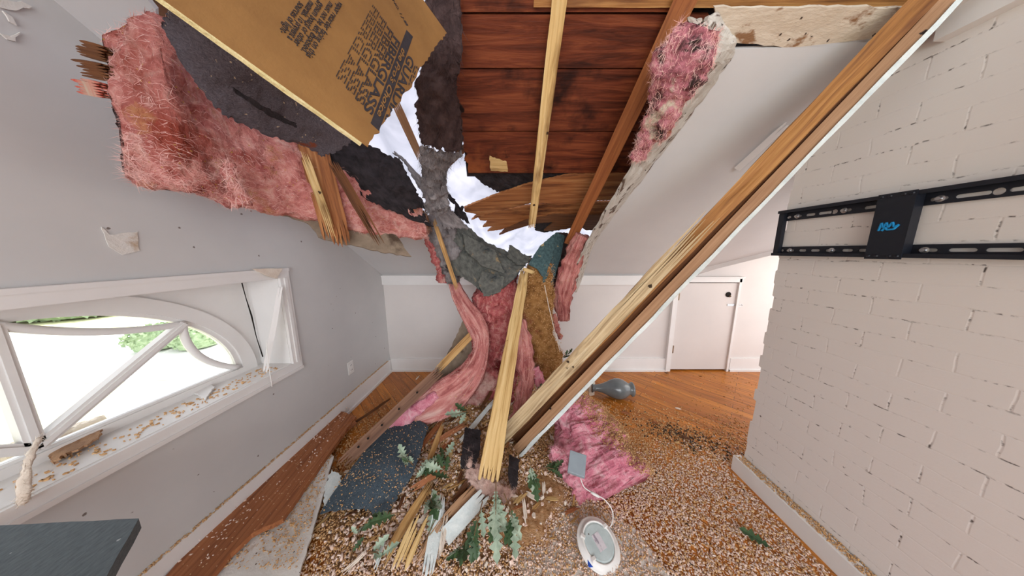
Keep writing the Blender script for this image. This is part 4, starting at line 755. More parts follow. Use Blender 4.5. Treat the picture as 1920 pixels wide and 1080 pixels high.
for i, ((a, b, m_, w, cl), wh) in enumerate(zip(sliv, near)):
    timber('wood_sliver' if m_ not in ('drywall_edge', 'cream') else 'drywall_sliver', m_, cl + (' wood' if m_ not in ('drywall_edge', 'cream') else ' drywall paper') + ' sliver ' + wh, 'splinter', hp(*a, .025), hp(*b, .05), w, .012, e0=.05, e1=.08, nx=4, ny=2, wob=.008, group='slivers strewn over the heap')

#@@ ------------------------------------------------------------------ right pink batt on the floor with the downlight
rg = rope([at(1062, 742, 1.80), at(1086, 790, 1.66), at(1106, 838, 1.52), at(1128, 885, 1.40), at(1150, 925, 1.31)], [.10, .19, .225, .235, .22], [.08, .10, .10, .09, .06])
batt(rg, 'insulation_batt', 'hot', 'bright pink insulation batt on the floor under grey driver box', n=110, k=64, amp=.045, freq=9, fibres=2600, fl_=.035)
GR, NR = list(o_G.values())[-1]
batt(rope([at(1034, 838, 1.42), at(1044, 850, 1.42), at(1056, 862, 1.42)], [.02, .05, .03], [.02, .03, .02]), 'insulation_wisp', 'hot', 'small bright pink tuft at left of the pink batt on floor', amp=.03, freq=16, n=26, k=20, fibres=400)
dl = empty('recessed_downlight', fl(1122, 1016), 'white recessed downlight lying face down with cable and grey driver box', 'lamp')
cD = fl(1122, 1018, .045); tilt = Vector((.12, -.25, 1)).normalized()
m_ = MB(); m_.lathe([(.070, .0), (.098, .0), (.100, .006), (.096, .010), (.078, .012), (.078, .024), (.074, .026), (.070, .024), (.070, .012)], cD - tilt * .012, tilt, 48); m_.build('trim_ring', 'plate', dl, True)
m_ = MB(); m_.lathe([(0, .012), (.062, .012), (.071, .008), (.071, .0)], cD, tilt, 40); m_.build('back_plate', 'lampback', dl)
lu = (Vector((1, .5, 0)) - tilt * Vector((1, .5, 0)).dot(tilt)).normalized(); lv = tilt.cross(lu)
m_ = MB(); shape([[(-.03, -.02), (.03, -.02), (.03, .02), (-.03, .02)]], .0008, cD + tilt * .0125, lv, lu, tilt, mb=m_); m_.build('label', 'paperlabel', dl)
for q in (.4, 2.5, 3.6):
    m_ = MB(); m_.box(cD + (lu * math.cos(q) + lv * math.sin(q)) * .074 + tilt * .012, .02, .012, .016, Matrix.Rotation(q, 3, 'Z')); m_.build('spring_clip', 'plate', dl)
m_ = MB(); m_.box(fl(1108, 1058, .03), .03, .02, .006, Matrix.Rotation(.4, 3, 'Y')); m_.build('tab', 'bluetag', dl)['label'] = 'blue plastic tab'
bx = at(1082, 870, 1.275)
fwd = (bx - O).normalized(); bn_ = Vector((-.1, -.45, .9)).normalized(); bu = Vector((.9, -.32, -.06)); bu = (bu - bn_ * bu.dot(bn_)).normalized(); bv = bn_.cross(bu)
m_ = MB(); m_.box(bx, .09, .105, .03, Matrix((bu, bv, bn_)).transposed()); ob = m_.build('driver_box', 'driver', dl); bvm = ob.modifiers.new('b', 'BEVEL'); bvm.width = .004; bvm.segments = 3
cp = [(1088, 896, 1.255), (1096, 914, 1.235), (1115, 926, 1.21), (1135, 938, 1.185), (1148, 958, 1.165), (1148, 980, 1.16), (1140, 992, 1.15)]
m_ = MB(); m_.tube([Vector(p) for p in cr([tuple(at(*p)) for p in cp], 40)], .0028, 8); m_.build('cable', 'plate', dl, True)
a, b = at(1108, 923, 1.212), at(1124, 932, 1.196); m_ = MB(); m_.tube([a, a + (b - a) * .3, a + (b - a) * .7, b], [.005, .007, .007, .005], 10); m_.build('connector', 'plate', dl, True)

#@@ ------------------------------------------------------------------ vase and block
vc = fl(1190, 752) + Vector((0, .04, 0)); vax = Vector((-1, .12, -.03)).normalized(); rb = .095
prof = [(0, 0), (.058, 0), (.066, .006), (.066, .018), (.05, .032), (.058, .05), (.082, .085), (.095, .125), (.094, .16), (.082, .2), (.062, .24), (.042, .29), (.032, .34), (.034, .37), (.046, .385), (.040, .385), (.028, .36), (.028, .33)]
m_ = MB(); m_.lathe(prof, Vector((vc.x, vc.y, rb)), vax, 48); tag(m_.build('vase', 'vase', smooth=True), 'grey glazed ceramic vase lying on its side on wood floor', 'vase')
bl = empty('wooden_block', fl(1108, 742), 'cream painted stepped wooden block beside the neck of fallen vase', 'block')
p = fl(1108, 742); m_ = MB(); m_.box(p + Vector((0, .03, .07)), .06, .06, .14, Matrix.Rotation(.25, 3, 'Z')); m_.box(p + Vector((-.05, .04, .11)), .07, .05, .05, Matrix.Rotation(.25, 3, 'Z')); m_.build('block_body', 'cream', bl)

#@@ ------------------------------------------------------------------ little door in the knee wall
dr = empty('door_1', (DX0, YB, 0), 'small white flush access door with brass hinges in the knee wall', 'door'); dr['kind'] = 'structure'
m_ = MB(); m_.box(((DX0 + DX1) / 2, YB + .01, DZ1 / 2 + .005), DX1 - DX0 - .012, .03, DZ1 - .03); m_.build('door_panel', 'wallback', dr)
m_ = MB()
for x, w_ in ((DX0 - .03, .06), (DX1 + .005, .025)): m_.box((x, YB - .012, (DZ1 + .04) / 2), w_, .024, DZ1 + .04)
m_.box(((DX0 + DX1) / 2 - .01, YB - .012, DZ1 + .03), DX1 - DX0 + .08, .024, .06); m_.box(((DX0 + DX1) / 2 - .01, YB - .02, DZ1 + .055), DX1 - DX0 + .09, .035, .014); m_.box((DX0 - .055, YB - .018, (DZ1 + .04) / 2), .012, .034, DZ1 + .04)
m_.build('door_casing', 'trim', dr)
m_ = MB(); m_.box(((DX0 + DX1) / 2, YB + .05, DZ1 / 2), DX1 - DX0, .02, DZ1); m_.build('door_recess', 'dark', dr)
for z in (.27, .90): 
    m_ = MB(); m_.box((DX0 + .012, YB - .008, z), .022, .008, .09); m_.tube([(DX0 + .002, YB - .016, z - .045), (DX0 + .002, YB - .016, z + .045)], .006, 8); m_.build('hinge', 'brass', dr)
m_ = MB(); m_.lathe([(0, .0), (.028, .0), (.03, .004), (.022, .006)], (DX1 - .1, YB - .006, .92), (0, -1, 0), 24); m_.build('knob_hole', 'dark', dr)
m_ = MB(); m_.tube([(DX1 - .088, YB - .01, .905), (DX1 - .08, YB - .02, .895)], .01, 10); m_.build('latch_bore', 'brass', dr)
m_ = MB(); m_.box((DX1 - .045, YB - .008, .80), .1, .004, .02); m_.tube([(DX1 + .0, YB - .016, .8), (DX1 + .015, YB - .02, .812), (DX1 + .05, YB - .02, .812), (DX1 + .065, YB - .018, .8), (DX1 + .05, YB - .02, .788), (DX1 + .015, YB - .02, .788), (DX1 + .0, YB - .016, .8)], .005, 8); m_.build('hasp', 'steel', dr)
# power outlet
op = onx(657, 689, XL + .001); ol = empty('wall_outlet', op - ZV * .058, 'white electrical outlet plate on gable wall above the baseboard', 'outlet')
m_ = MB(); m_.box(op + XV * .003, .006, .072, .116); o_ = m_.build('cover_plate', 'plate', ol); q = o_.modifiers.new('b', 'BEVEL'); q.width = .003
for dz in (-.022, .022):
    m_ = MB(); m_.box(op + XV * .007 + ZV * dz, .003, .034, .03); s_ = m_.build('socket', 'trim', ol)
    for dy in (-.007, .007):
        m_ = MB(); m_.box(op + XV * .0088 + ZV * dz + YV * dy, .001, .003, .01); q = m_.build('slot', 'dark', s_)
        
#@@ ------------------------------------------------------------------ television bracket on the chimney
MX = XR - .03; zt, zb, y0, y1 = 1.612, 1.378, .50, 1.305; yc0, yc1 = .862, .952
tv = empty('tv_bracket', (XR, (y0 + y1) / 2, zb), 'black slotted television wall bracket on the white brick chimney', 'tv bracket')
def stad(y, z, L_, r_=.006, n=8):
    return [(y + L_ / 2 - r_ + r_ * math.cos(a), z + r_ * math.sin(a)) for a in np.linspace(-math.pi / 2, math.pi / 2, n)] + [(y - L_ / 2 + r_ + r_ * math.cos(a), z + r_ * math.sin(a)) for a in np.linspace(math.pi / 2, 1.5 * math.pi, n)]
def rail(z0, z1, zslot, slots, big, lip):
    lps = [[(y0, z0), (y1, z0), (y1, z1), (y0, z1)]] + [stad(y, zslot, L_) for y, L_ in slots]
    for yb_ in big: lps.append([(yb_ + .0105 * math.cos(a), zslot + .0105 * math.sin(a)) for a in np.linspace(0, 2 * math.pi, 20, endpoint=False)])
    m_ = shape(lps, .003, Vector((MX + .02, 0, 0)), YV, ZV, -XV)
    m_.box((MX + .005, (y0 + y1) / 2, lip), .034, y1 - y0, .004)
    lz = .012 if lip > 1.5 else -.012
    m_.box((MX - .012, (y0 + y1) / 2, lip - lz * .5), .003, y1 - y0, .014)
    return m_.build('rail', 'black', tv)
zt_s, zb_s = zt - .034, zb + .026
top = [(1.275, .018), (1.235, .03), (1.185, .036), (1.13, .05), (1.062, .036), (.99, .036), (.835, .036), (.775, .06), (.69, .06), (.62, .04), (.555, .03)]
bot = [(1.28, .014), (1.24, .028), (1.19, .03), (1.14, .034), (1.085, .036), (1.03, .034), (.98, .034), (.83, .04), (.765, .05), (.70, .055), (.62, .04), (.55, .03)]
rail(zt - .052, zt, zt_s, top, (1.098, .735), zt); rail(zb, zb + .046, zb_s, bot, (), zb)
for y in (y0, y1 - .012):
    m_ = MB(); m_.box((MX + .012, y + .006, (zt + zb) / 2), .02, .024, zt - zb); m_.build('end_bar', 'black', tv)
m_ = MB(); m_.box((MX - .016, (yc0 + yc1) / 2, (zt + zb) / 2 - .002), .004, yc1 - yc0, zt - zb + .012); m_.box((MX, yc0 + .002, (zt + zb) / 2), .03, .004, zt - zb); m_.box((MX, yc1 - .002, (zt + zb) / 2), .03, .004, zt - zb); cp_ = m_.build('centre_plate', 'black', tv)
zg = [(0, 0), (.004, .03), (.01, .012), (.016, .03), (.022, .012), (.03, .03), (.036, .012), (.046, .02), (.036, .004), (.02, .003), (.016, .012), (.008, .0)]
m_ = MB(); pts = [Vector((MX - .019, .93 - y * 1.0, 1.478 + z * 1.0)) for y, z in zg]
for i in range(len(pts) - 1): m_.tube([pts[i], pts[i + 1]], .0035, 6)
m_.build('chalk_mark', 'bluechalk', tv)['label'] = 'blue scribbled marker mark'
for y in (.872, .890, .922, .942):
    for z in (zt - .006, zb + .004):
        m_ = MB(); m_.lathe([(0, .004), (.004, .004), (.006, .001), (.006, -.001)], (MX - .018, y, z), (-1, 0, 0), 12); m_.build('rivet', 'black', tv)
for y, z in ((1.238, zt_s), (1.066, zt_s), (.832, zt_s), (1.243, zb_s), (1.08, zb_s), (.835, zb_s)):
    m_ = MB(); m_.lathe([(0, .008), (.006, .008), (.0065, .0), (.011, -.001), (.011, -.004)], (MX + .014, y, z), (-1, 0, 0), 12); m_.build('bolt', 'steel', tv)

#@@ ------------------------------------------------------------------ half-round window
XW = -1.645; wc, wz, wa, wb = .70, .672, .69, .585
wn = empty('window_1', (XL, wc, WZ0), 'white half round fan window deep in the gable wall', 'window'); wn['kind'] = 'structure'
def arc(a, b, n=40, q0=0, q1=math.pi): return [(wc + a * math.cos(q), wz + b * math.sin(q)) for q in np.linspace(q0, q1, n)]
PW = Vector((XW, 0, 0))
fo = arc(wa, wb) ; fi = [(wc + (wa - .075) * math.cos(q), wz + .035 + (wb - .105) * math.sin(q)) for q in np.linspace(0, math.pi, 40)]
m_ = shape([fo, fi], .05, PW, YV, ZV, -XV); m_.build('frame', 'trim', wn)
fi2 = [(wc + (wa - .1) * math.cos(q), wz + .045 + (wb - .13) * math.sin(q)) for q in np.linspace(0, math.pi, 40)]
m_ = shape([fi, fi2], .03, PW - XV * .01, YV, ZV, -XV); m_.build('sash', 'trim', wn)
gl = shape([fi2], .004, PW - XV * .02, YV, ZV, -XV); gl.build('pane', 'glass', wn)
def E2(q, f=1): return Vector((wc + (wa - .1) * f * math.cos(q), wz + .045 + (wb - .13) * f * math.sin(q)))
hub = Vector((wc, wz + .06)); sp_q = [R(0), R(46), R(90), R(134), R(180)]
for q in sp_q[1:4]:
    e = E2(q); m_ = MB(); a3, b3 = Vector((XW - .005, hub.x, hub.y)), Vector((XW - .005, e.x, e.y))
    lumber(a3, b3, .036, .03, side=YV if abs(q - R(90)) < .1 else ZV, nx=1, ny=1, wob=0, mb=m_); lumber(a3 + XV * .012, b3 + XV * .012, .015, .018, side=YV if abs(q - R(90)) < .1 else ZV, nx=1, ny=1, wob=0, mb=m_); m_.build('glazing_bar', 'trim', wn)
for i in range(4):
    a, b = E2(sp_q[i]), E2(sp_q[i + 1]); md = (a + b) / 2; c_in = md + (hub - md) * .24 if i in (0, 3) else md + (hub - md) * .07
    if i in (0, 3): md = a * .5 + b * .5; c_in = md + (hub - md) * .12
    pts = [Vector((XW - .004, *((a * (1 - t) ** 2 + (c_in * 2 - (a + b) / 2) * 2 * t * (1 - t) + b * t * t)))) for t in np.linspace(0, 1, 20)]
    m_ = MB(); m_.tube(pts, .0155, 8); m_.build('curved_bar', 'trim', wn, True)
# boxed-in reveal: sill, jambs, head and the board around the arch
m_ = MB(); xm = (XL - .12 + XW - .03) / 2; dx = XL - XW + .03
m_.box(((XL + XW - .03) / 2, .7, WZ0 - .01), dx, 1.46, .026); m_.build('sill', 'trim', wn)
m_ = MB(); m_.box(((XL + XW - .03) / 2, WY1 + .009, (WZ0 + WZ1) / 2), dx, .024, WZ1 - WZ0); m_.box(((XL + XW - .03) / 2, WY0 - .009, (WZ0 + WZ1) / 2), dx, .024, WZ1 - WZ0); m_.box(((XL + XW - .03) / 2, .7, WZ1 + .009), dx, 1.5, .024); m_.build('reveal', 'trim', wn)
m_ = shape([[(WY0, WZ0 - .03), (WY1, WZ0 - .03), (WY1, WZ1 + .06), (WY0, WZ1 + .06)], arc(wa - .01, wb - .01)], .03, PW - XV * .02, YV, ZV, -XV); m_.build('spandrel', 'trim', wn)
ck = MB(); q = [Vector((XW + .001, 1.385, 1.225)), Vector((XW + .001, 1.392, 1.12)), Vector((XW + .001, 1.405, 1.0)), Vector((XW + .001, 1.41, .86)), Vector((XW + .001, 1.425, .72))]
ck.tube(q, [.003, .002, .004, .002, .003], 5); ck.build('crack', 'dark', wn)
m_ = MB(); t_ = .06
for (ya, yb_, za, zb_) in ((WY0 - t_, WY1 + t_, WZ1, WZ1 + t_), (WY0 - t_, WY1 + t_, WZ0 - t_, WZ0), (WY1, WY1 + t_, WZ0, WZ1), (WY0 - t_, WY0, WZ0, WZ1)):
    m_.box((XL + .008, (ya + yb_) / 2, (za + zb_) / 2), .016, yb_ - ya, zb_ - za)
    m_.box((XL + .018, (ya + yb_) / 2, (za + zb_) / 2 + (0 if yb_ - ya < .1 else (.02 if za > 1 else -.02))), .01, (yb_ - ya) if yb_ - ya > .1 else .018, (zb_ - za) if zb_ - za > .1 else .018)
m_.build('casing', 'trim', wn)
timber('casing_strip', 'trim', 'broken white casing strip leaning across right end of the window', 'wood strip', onx(527, 535, XL + .05), onx(496, 702, XL - .03), .024, .02, e0=.02, e1=.03, nx=2, ny=2)
tag(plate3([onx(476, 504, XL + .035), onx(530, 503, XL + .035), onx(520, 522, XL + .035), onx(505, 518, XL + .035)], .012, .002, .02).build('casing_chip', 'cream'), 'cracked cream casing corner at top right of the window', 'wood chip')
m_ = MB(); m_.tube([onx(500, 642, XL + .03), onx(503, 680, XL + .03), onx(510, 725, XL + .03)], .0022, 5); tag(m_.build('string', 'plate'), 'thin white string hanging over window casing corner', 'string')
# litter on the sill
sill = lambda px, py, dz=0: fl(px, py, WZ0 + dz)
sp_ = MB(); rr = random.Random(9)
for i in range(230):
    y = rr.uniform(.6, 1.38); x = rr.uniform(XW + .05, XL - .01); l = rr.uniform(.003, .012)
    sp_.box((x, y, WZ0 + .005), l, l * rr.uniform(.3, .8), .004, Matrix.Rotation(rr.uniform(0, 3), 3, 'Z'))
tag(sp_.build('sill_debris', 'chip_tan'), 'brown crumbs scattered along the window sill', 'crumbs', kind='stuff')
tag(sheet([[sill(90, 850, .01), sill(120, 820, .02), sill(200, 800, .02)], [sill(100, 870, .01), sill(140, 850, .02), sill(190, 820, .02)]], .008, 14, 20, .006, 12, .008).build('wood_scrap', 'tan'), 'flat tan wood scrap lying on the window sill', 'wood scrap')
batt(rope([sill(-40, 880, .01), sill(20, 850, .015), sill(80, 826, .02), sill(190, 790, .01)], [.02, .03, .028, .012], [.05, .07, .06, .03]), 'insulation_wisp', 'cream', 'pale insulation heap lying on the near part of window sill', amp=.014, freq=14, n=30, k=24, fibres=800)
batt(rope([onx(75, 820, XL + .0), onx(52, 870, XL + .035), onx(45, 925, XL + .035), onx(42, 945, XL + .03)], [.004, .006, .008, .003], [.004, .005, .006, .003]), 'insulation_wisp', 'cream', 'pale insulation strand drooping over the window casing', amp=.006, freq=22, n=30, k=16, fibres=160, fl_=.018)
tag(plate3([sill(355, 730, .012), sill(395, 718, .02), sill(402, 725, .015), sill(385, 748, .012)], .008, .003, .01).build('paint_flake', 'trim'), 'curled white paint flake on the window sill', 'paint flake')

# marks on the gable wall
tag(plate3([onx(190, 425, XL + .003), onx(205, 440, XL + .003), onx(258, 434, XL + .003), onx(262, 470, XL + .003), onx(230, 478, XL + .003), onx(204, 462, XL + .003)], .002, .002, .01).build('wall_patch', 'drywall_face'), 'torn paper patch on the gable wall above the window', 'patch')
for a in ([(0, 62), (20, 68), (38, 60), (30, 78), (14, 74)], [(0, 0), (40, 2), (60, 12), (30, 20), (0, 14)], [(5, 20), (24, 32), (32, 48), (18, 40)]):
    tag(plate3([onx(*p, XL + .006) for p in a], .004, .003, .01).build('paint_flake', 'drywall_face'), {62: 'lowest curled paint flake', 0: 'topmost torn paint patch', 20: 'middle torn paint flake'}[a[0][1]] + ' in upper corner of the gable wall', 'paint flake', 'flakes in the wall corner')
# charcoal table top close to the camera
tb = empty('low_table', (-1.05, .25, 0), 'charcoal speckled table top in the near left corner', 'table')
ta = [fl(260, 972, .7), fl(200, 1080, .7), fl(120, 1200, .7), Vector((-1.44, .2, .7)), fl(0, 985, .7)]
plate3(ta, .03, .001, .05).build('tabletop', 'grey_top', tb)
cx = sum((p for p in ta), Vector()) / 5
for p in ta:
    q = p + (cx - p) * .55; m_ = MB(); m_.box((q.x, q.y, .335), .03, .03, .67); m_.build('leg', 'black', tb)

#@@ ------------------------------------------------------------------ leaves
def oak_leaf(mb, base, d, n, L_, mi):
    d = Vector(d).normalized(); n = Vector(n); n = (n - d * n.dot(d)).normalized(); s = d.cross(n)
    prof = [(0, .012), (.14, .03), (.22, .15), (.3, .05), (.42, .22), (.5, .07), (.62, .25), (.72, .09), (.84, .14), (1, .0)]
    cu_ = random.uniform(-.5, .7); tw = random.uniform(-.5, .5); V, Fq = [], []
    for t, w in prof:
        c = base + d * (L_ * t * (1 - .15 * abs(cu_) * t)) + n * (-cu_ * L_ * .5 * t * t); a = tw * t; ss = s * math.cos(a) + n * math.sin(a)
        V += [c - ss * w * L_ + n * w * L_ * .25, c, c + ss * w * L_ + n * w * L_ * .25]
    for i in range(len(prof) - 1):
        for j in (0, 1): k = i * 3 + j; Fq.append((k, k + 1, k + 4, k + 3))
    mb.add(V, Fq, mi=mi)
def sprig(p, d, k, L_, pale, label, spread=.7, droop=0):
    mb = MB(); p = Vector(p); d = Vector(d).normalized(); tip = p + d * L_ * 1.1; mb.tube([p, p + d * L_ * .6 + Vector((0, 0, .01)), tip], [.003, .0025, .0012], 5, mi=2)
    for i in range(k):
        t = random.uniform(.2, 1); b = p + d * (L_ * 1.1 * t); dd = (d + Vector((random.uniform(-1, 1), random.uniform(-1, 1), random.uniform(-.5, .6) - droop)) * spread).normalized()
        nn = Vector((random.uniform(-.5, .5), random.uniform(-.8, .2), 1)); oak_leaf(mb, b, dd, nn, L_ * random.uniform(.55, 1.05), 1 if random.random() < pale else 0)
    tag(mb.build('leafy_twig', ['leaf', 'leafpale', 'twig']), label, 'twig', 'oak twigs in the heap')
sprig(hp(770, 905, .05), (.5, .5, .3), 8, .11, .5, 'green oak twig right of the blue grey shingle piece')
sprig(hp(800, 930, .05), (.3, -.4, .3), 9, .11, .6, 'curled oak leaves on the heap below the first green twig')
sprig(hp(765, 960, .04), (-.6, -.2, .1), 4, .11, .1, 'dark oak leaf pair at lower left edge of heap')
sprig(at(930, 900, 1.17), (.05, -.8, -.42), 16, .13, .75, 'drooping pale oak leaves below the foot of the central timber', .5, .5)
sprig(at(905, 940, 1.13), (-.2, -.8, -.45), 8, .12, .3, 'dark drooping oak leaves left of the pale drooping ones', .5, .5)
sprig(at(990, 845, 1.30), (.15, -.7, -.5), 10, .11, .6, 'oak leaves hanging under the fallen rafter foot', .6, .4)
sprig(at(1012, 880, 1.33), (.7, .2, -.2), 7, .09, .2, 'dark oak leaves left of the pink batt on floor')
sprig(at(925, 730, 1.7), (.3, -.2, .4), 7, .10, .2, 'dark oak leaves high on the heap beside central timber')
sprig(at(890, 770, 1.6), (-.5, -.3, .1), 7, .12, .5, 'oak leaves on the heap left of the central timber')
sprig(at(1005, 745, 1.62), (.4, -.1, .2), 9, .09, .1, 'dark oak leaves between central timber and fallen rafter')
sprig(at(1052, 672, 1.9), (.3, -.2, .3), 7, .07, .1, 'small leaves above the fallen rafter against the knee wall')
sprig(hp(792, 1030, .04), (.2, .6, .2), 5, .11, .4, 'green leaf spray beside the long white sliver in front')
sprig(hp(690, 1035, .03), (.5, -.2, .2), 5, .09, .6, 'pale green leaf spray at front left of heap')
sprig(hp(655, 1050, .02), (0, .4, .3), 3, .08, .3, 'small green leaf pair near the drywall panel')
sprig(hp(850, 905, .05), (-.5, .3, .3), 4, .11, .2, 'dark oak leaves left of the black felt scrap')
sprig(hp(815, 895, .05), (.2, .7, .2), 8, .10, .5, 'oak leaves on the heap left of the standing black felt scrap')
sprig(hp(785, 885, .05), (-.5, .2, .3), 7, .10, .4, 'oak leaves touching right edge of the blue grey shingle piece')
sprig(at(945, 925, 1.13), (.4, -.7, -.45), 9, .11, .6, 'pale oak leaves fanning right below the central timber foot')
sprig(hp(885, 1000, .03), (-.3, -.5, .1), 6, .10, .1, 'dark oak leaves in front of the white edged offcut')
m_ = MB(); oak_leaf(m_, fl(1450, 1030, .015), (-.6, .55, .05), (0, -.1, 1), .12, 0); tag(m_.build('fallen_leaf', 'leaf'), 'single dark green leaf on floor near the chimney baseboard', 'leaf')

#@@ ------------------------------------------------------------------ dust bed and chips
nx_, ny_ = 170, 150; xs = np.linspace(-1.42, 1.40, nx_); ys_ = np.linspace(.62, 2.54, ny_); X, Y = np.meshgrid(xs, ys_)
Z = H(X, Y) - .012 + RNG.normal(0, .0025, X.shape)
m_ = MB(); m_.add([Vector((x, y, z)) for x, y, z in zip(X.ravel(), Y.ravel(), Z.ravel())], [(i * nx_ + j, i * nx_ + j + 1, (i + 1) * nx_ + j + 1, (i + 1) * nx_ + j) for i in range(ny_ - 1) for j in range(nx_ - 1) if max(Z[i, j], Z[i + 1, j + 1], Z[i, j + 1], Z[i + 1, j]) > -.002])
tag(m_.build('dust_heap', 'dust', smooth=True), 'mound of loose brown insulation dust under the hole', 'debris', kind='stuff')
def chips(name, m, P, N, size, label):
    """small flat flakes: eight corners each"""
    k = len(P); s = size * RNG.uniform(.55, 1.3, (k, 1)); dim = np.concatenate([s, s * RNG.uniform(.4, .8, (k, 1)), s * RNG.uniform(.15, .4, (k, 1))], 1) / 2
    q = RNG.normal(size=(k, 4)); q[:, 1:3] *= .45; q /= np.linalg.norm(q, axis=1, keepdims=True); w, x, y, z = q.T
    Rm = np.stack([1 - 2 * (y * y + z * z), 2 * (x * y - z * w), 2 * (x * z + y * w), 2 * (x * y + z * w), 1 - 2 * (x * x + z * z), 2 * (y * z - x * w), 2 * (x * z - y * w), 2 * (y * z + x * w), 1 - 2 * (x * x + y * y)], 1).reshape(k, 3, 3)
    cn = np.array([(a, b, c) for a in (-1, 1) for b in (-1, 1) for c in (-1, 1)], float)[None] * dim[:, None] * RNG.uniform(.7, 1.1, (k, 8, 1))
    V = (np.einsum('kij,kmj->kmi', Rm, cn) + P[:, None] + N[:, None] * (s[:, None] * .15)).reshape(-1, 3)
    fq = np.array([(0, 1, 3, 2), (4, 6, 7, 5), (0, 4, 5, 1), (2, 3, 7, 6), (0, 2, 6, 4), (1, 5, 7, 3)]); Fa = (fq[None] + (np.arange(k) * 8)[:, None, None]).reshape(-1, 4)
    me = bpy.data.meshes.new(name); me.vertices.add(len(V)); me.vertices.foreach_set('co', V.astype(np.float32).ravel()); me.loops.add(Fa.size); me.loops.foreach_set('vertex_index', Fa.astype(np.int32).ravel())
    me.polygons.add(len(Fa)); me.polygons.foreach_set('loop_start', np.arange(0, Fa.size, 4, dtype=np.int32)); me.update(calc_edges=True); me.validate()
    a_ = me.attributes.new('rest', 'FLOAT_VECTOR', 'POINT'); a_.data.foreach_set('vector', (np.repeat(P, 8, 0) * 3 + np.repeat(RNG.uniform(0, 5, (k, 3)), 8, 0)).astype(np.float32).ravel())
    me.materials.append(M[m]); o = bpy.data.objects.new(name, me); COL.objects.link(o); return tag(o, label, 'debris', kind='stuff')
PANEL = [fl(1018, 896, .012), fl(1095, 934, .012), fl(1190, 990, .012), fl(1262, 1085, .012), fl(985, 1085, .012), fl(930, 1000, .012), fl(965, 930, .012)]
def inpoly(x, y, P):
    k = np.zeros(len(x), bool)
    for i in range(len(P)):
        a, b = P[i], P[i - 1]; k ^= ((a.y > y) != (b.y > y)) & (x < (b.x - a.x) * (y - a.y) / (b.y - a.y + 1e-12) + a.x)
    return k
def scatter(n, dens):
    x = RNG.uniform(-1.44, 2.6, n); y = RNG.uniform(.6, 2.55, n); k = RNG.uniform(size=n) < dens(x, y); k &= ~((x > 1.39) & (y < YC + .02)); x, y = x[k], y[k]
    return np.stack([x, y, np.where(inpoly(x, y, PANEL), np.maximum(H(x, y) * .3, .013), np.maximum(H(x, y), 0)) + .001], 1), np.tile([0, 0, 1.], (len(x), 1))
sm = lambda a, b, v: np.clip((v - a) / (b - a), 0, 1)
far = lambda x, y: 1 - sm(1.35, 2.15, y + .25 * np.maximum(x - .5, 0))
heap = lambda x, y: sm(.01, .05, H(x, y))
front = lambda x, y: sm(.0, .5, x * .6 + (1.32 - y) * 1.6 - .05 - .35 * np.maximum(x - .5, 0))  # near floor mask for the light painted into the flakes
wob_ = lambda x, y: .5 + .5 * np.sin(5 * x + 2 * np.sin(4 * y)) * np.sin(6 * y + 1)
leftfree = lambda x, y: sm(-1.40, -1.0, x)
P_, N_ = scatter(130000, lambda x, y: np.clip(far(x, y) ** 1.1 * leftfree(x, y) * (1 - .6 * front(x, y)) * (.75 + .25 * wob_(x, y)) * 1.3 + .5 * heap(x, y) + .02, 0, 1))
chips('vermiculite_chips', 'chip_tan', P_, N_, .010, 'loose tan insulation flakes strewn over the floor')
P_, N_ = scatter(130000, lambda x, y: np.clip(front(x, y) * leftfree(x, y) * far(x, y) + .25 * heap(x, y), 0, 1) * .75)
chips('vermiculite_chips', 'chip_lit_pink', P_, N_, .0105, 'insulation flakes on the near floor with light painted in as pale pink')
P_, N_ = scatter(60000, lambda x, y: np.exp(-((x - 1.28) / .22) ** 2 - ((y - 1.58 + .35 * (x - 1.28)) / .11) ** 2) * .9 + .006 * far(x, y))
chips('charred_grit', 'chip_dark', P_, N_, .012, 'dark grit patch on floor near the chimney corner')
yy = RNG.uniform(-.8, YC, 3200); P_ = np.stack([RNG.uniform(XR - .05, XR - .002, 3200), yy, np.full(3200, .101)], 1); chips('ledge_dust', 'chip_tan', P_, np.tile([0, 0, 1.], (3200, 1)), .007, 'brown dust line lying on top of the chimney baseboard')
yy = RNG.uniform(.6, 2.5, 1500); P_ = np.stack([RNG.uniform(XL + .002, XL + .018, 1500), yy, np.full(1500, .151)], 1); chips('ledge_dust', 'chip_tan', P_, np.tile([0, 0, 1.], (1500, 1)), .006, 'brown dust line lying on top of the gable wall baseboard')
# dust caked on the right flank of the floor batt and on the brown hanging batt
fG, fN = GR.reshape(-1, 3), NR.reshape(-1, 3); cG = GR.mean(1, keepdims=True); dxs = ((GR[..., 0] - cG[..., 0]) / (np.abs(GR[..., 0] - cG[..., 0]).max(1, keepdims=True))).ravel(); ti = np.repeat(np.linspace(0, 1, GR.shape[0]), GR.shape[1])
k = (dxs > -.15 + .95 * ti + RNG.normal(0, .12, len(dxs))) & (fN[:, 2] > -.3); i_ = RNG.choice(np.where(k)[0], 9000); P_ = fG[i_] + RNG.normal(0, .008, (9000, 3)); chips('batt_dust', 'chip_tan', P_, fN[i_], .008, 'brown flakes clinging to right flank of the floor batt')
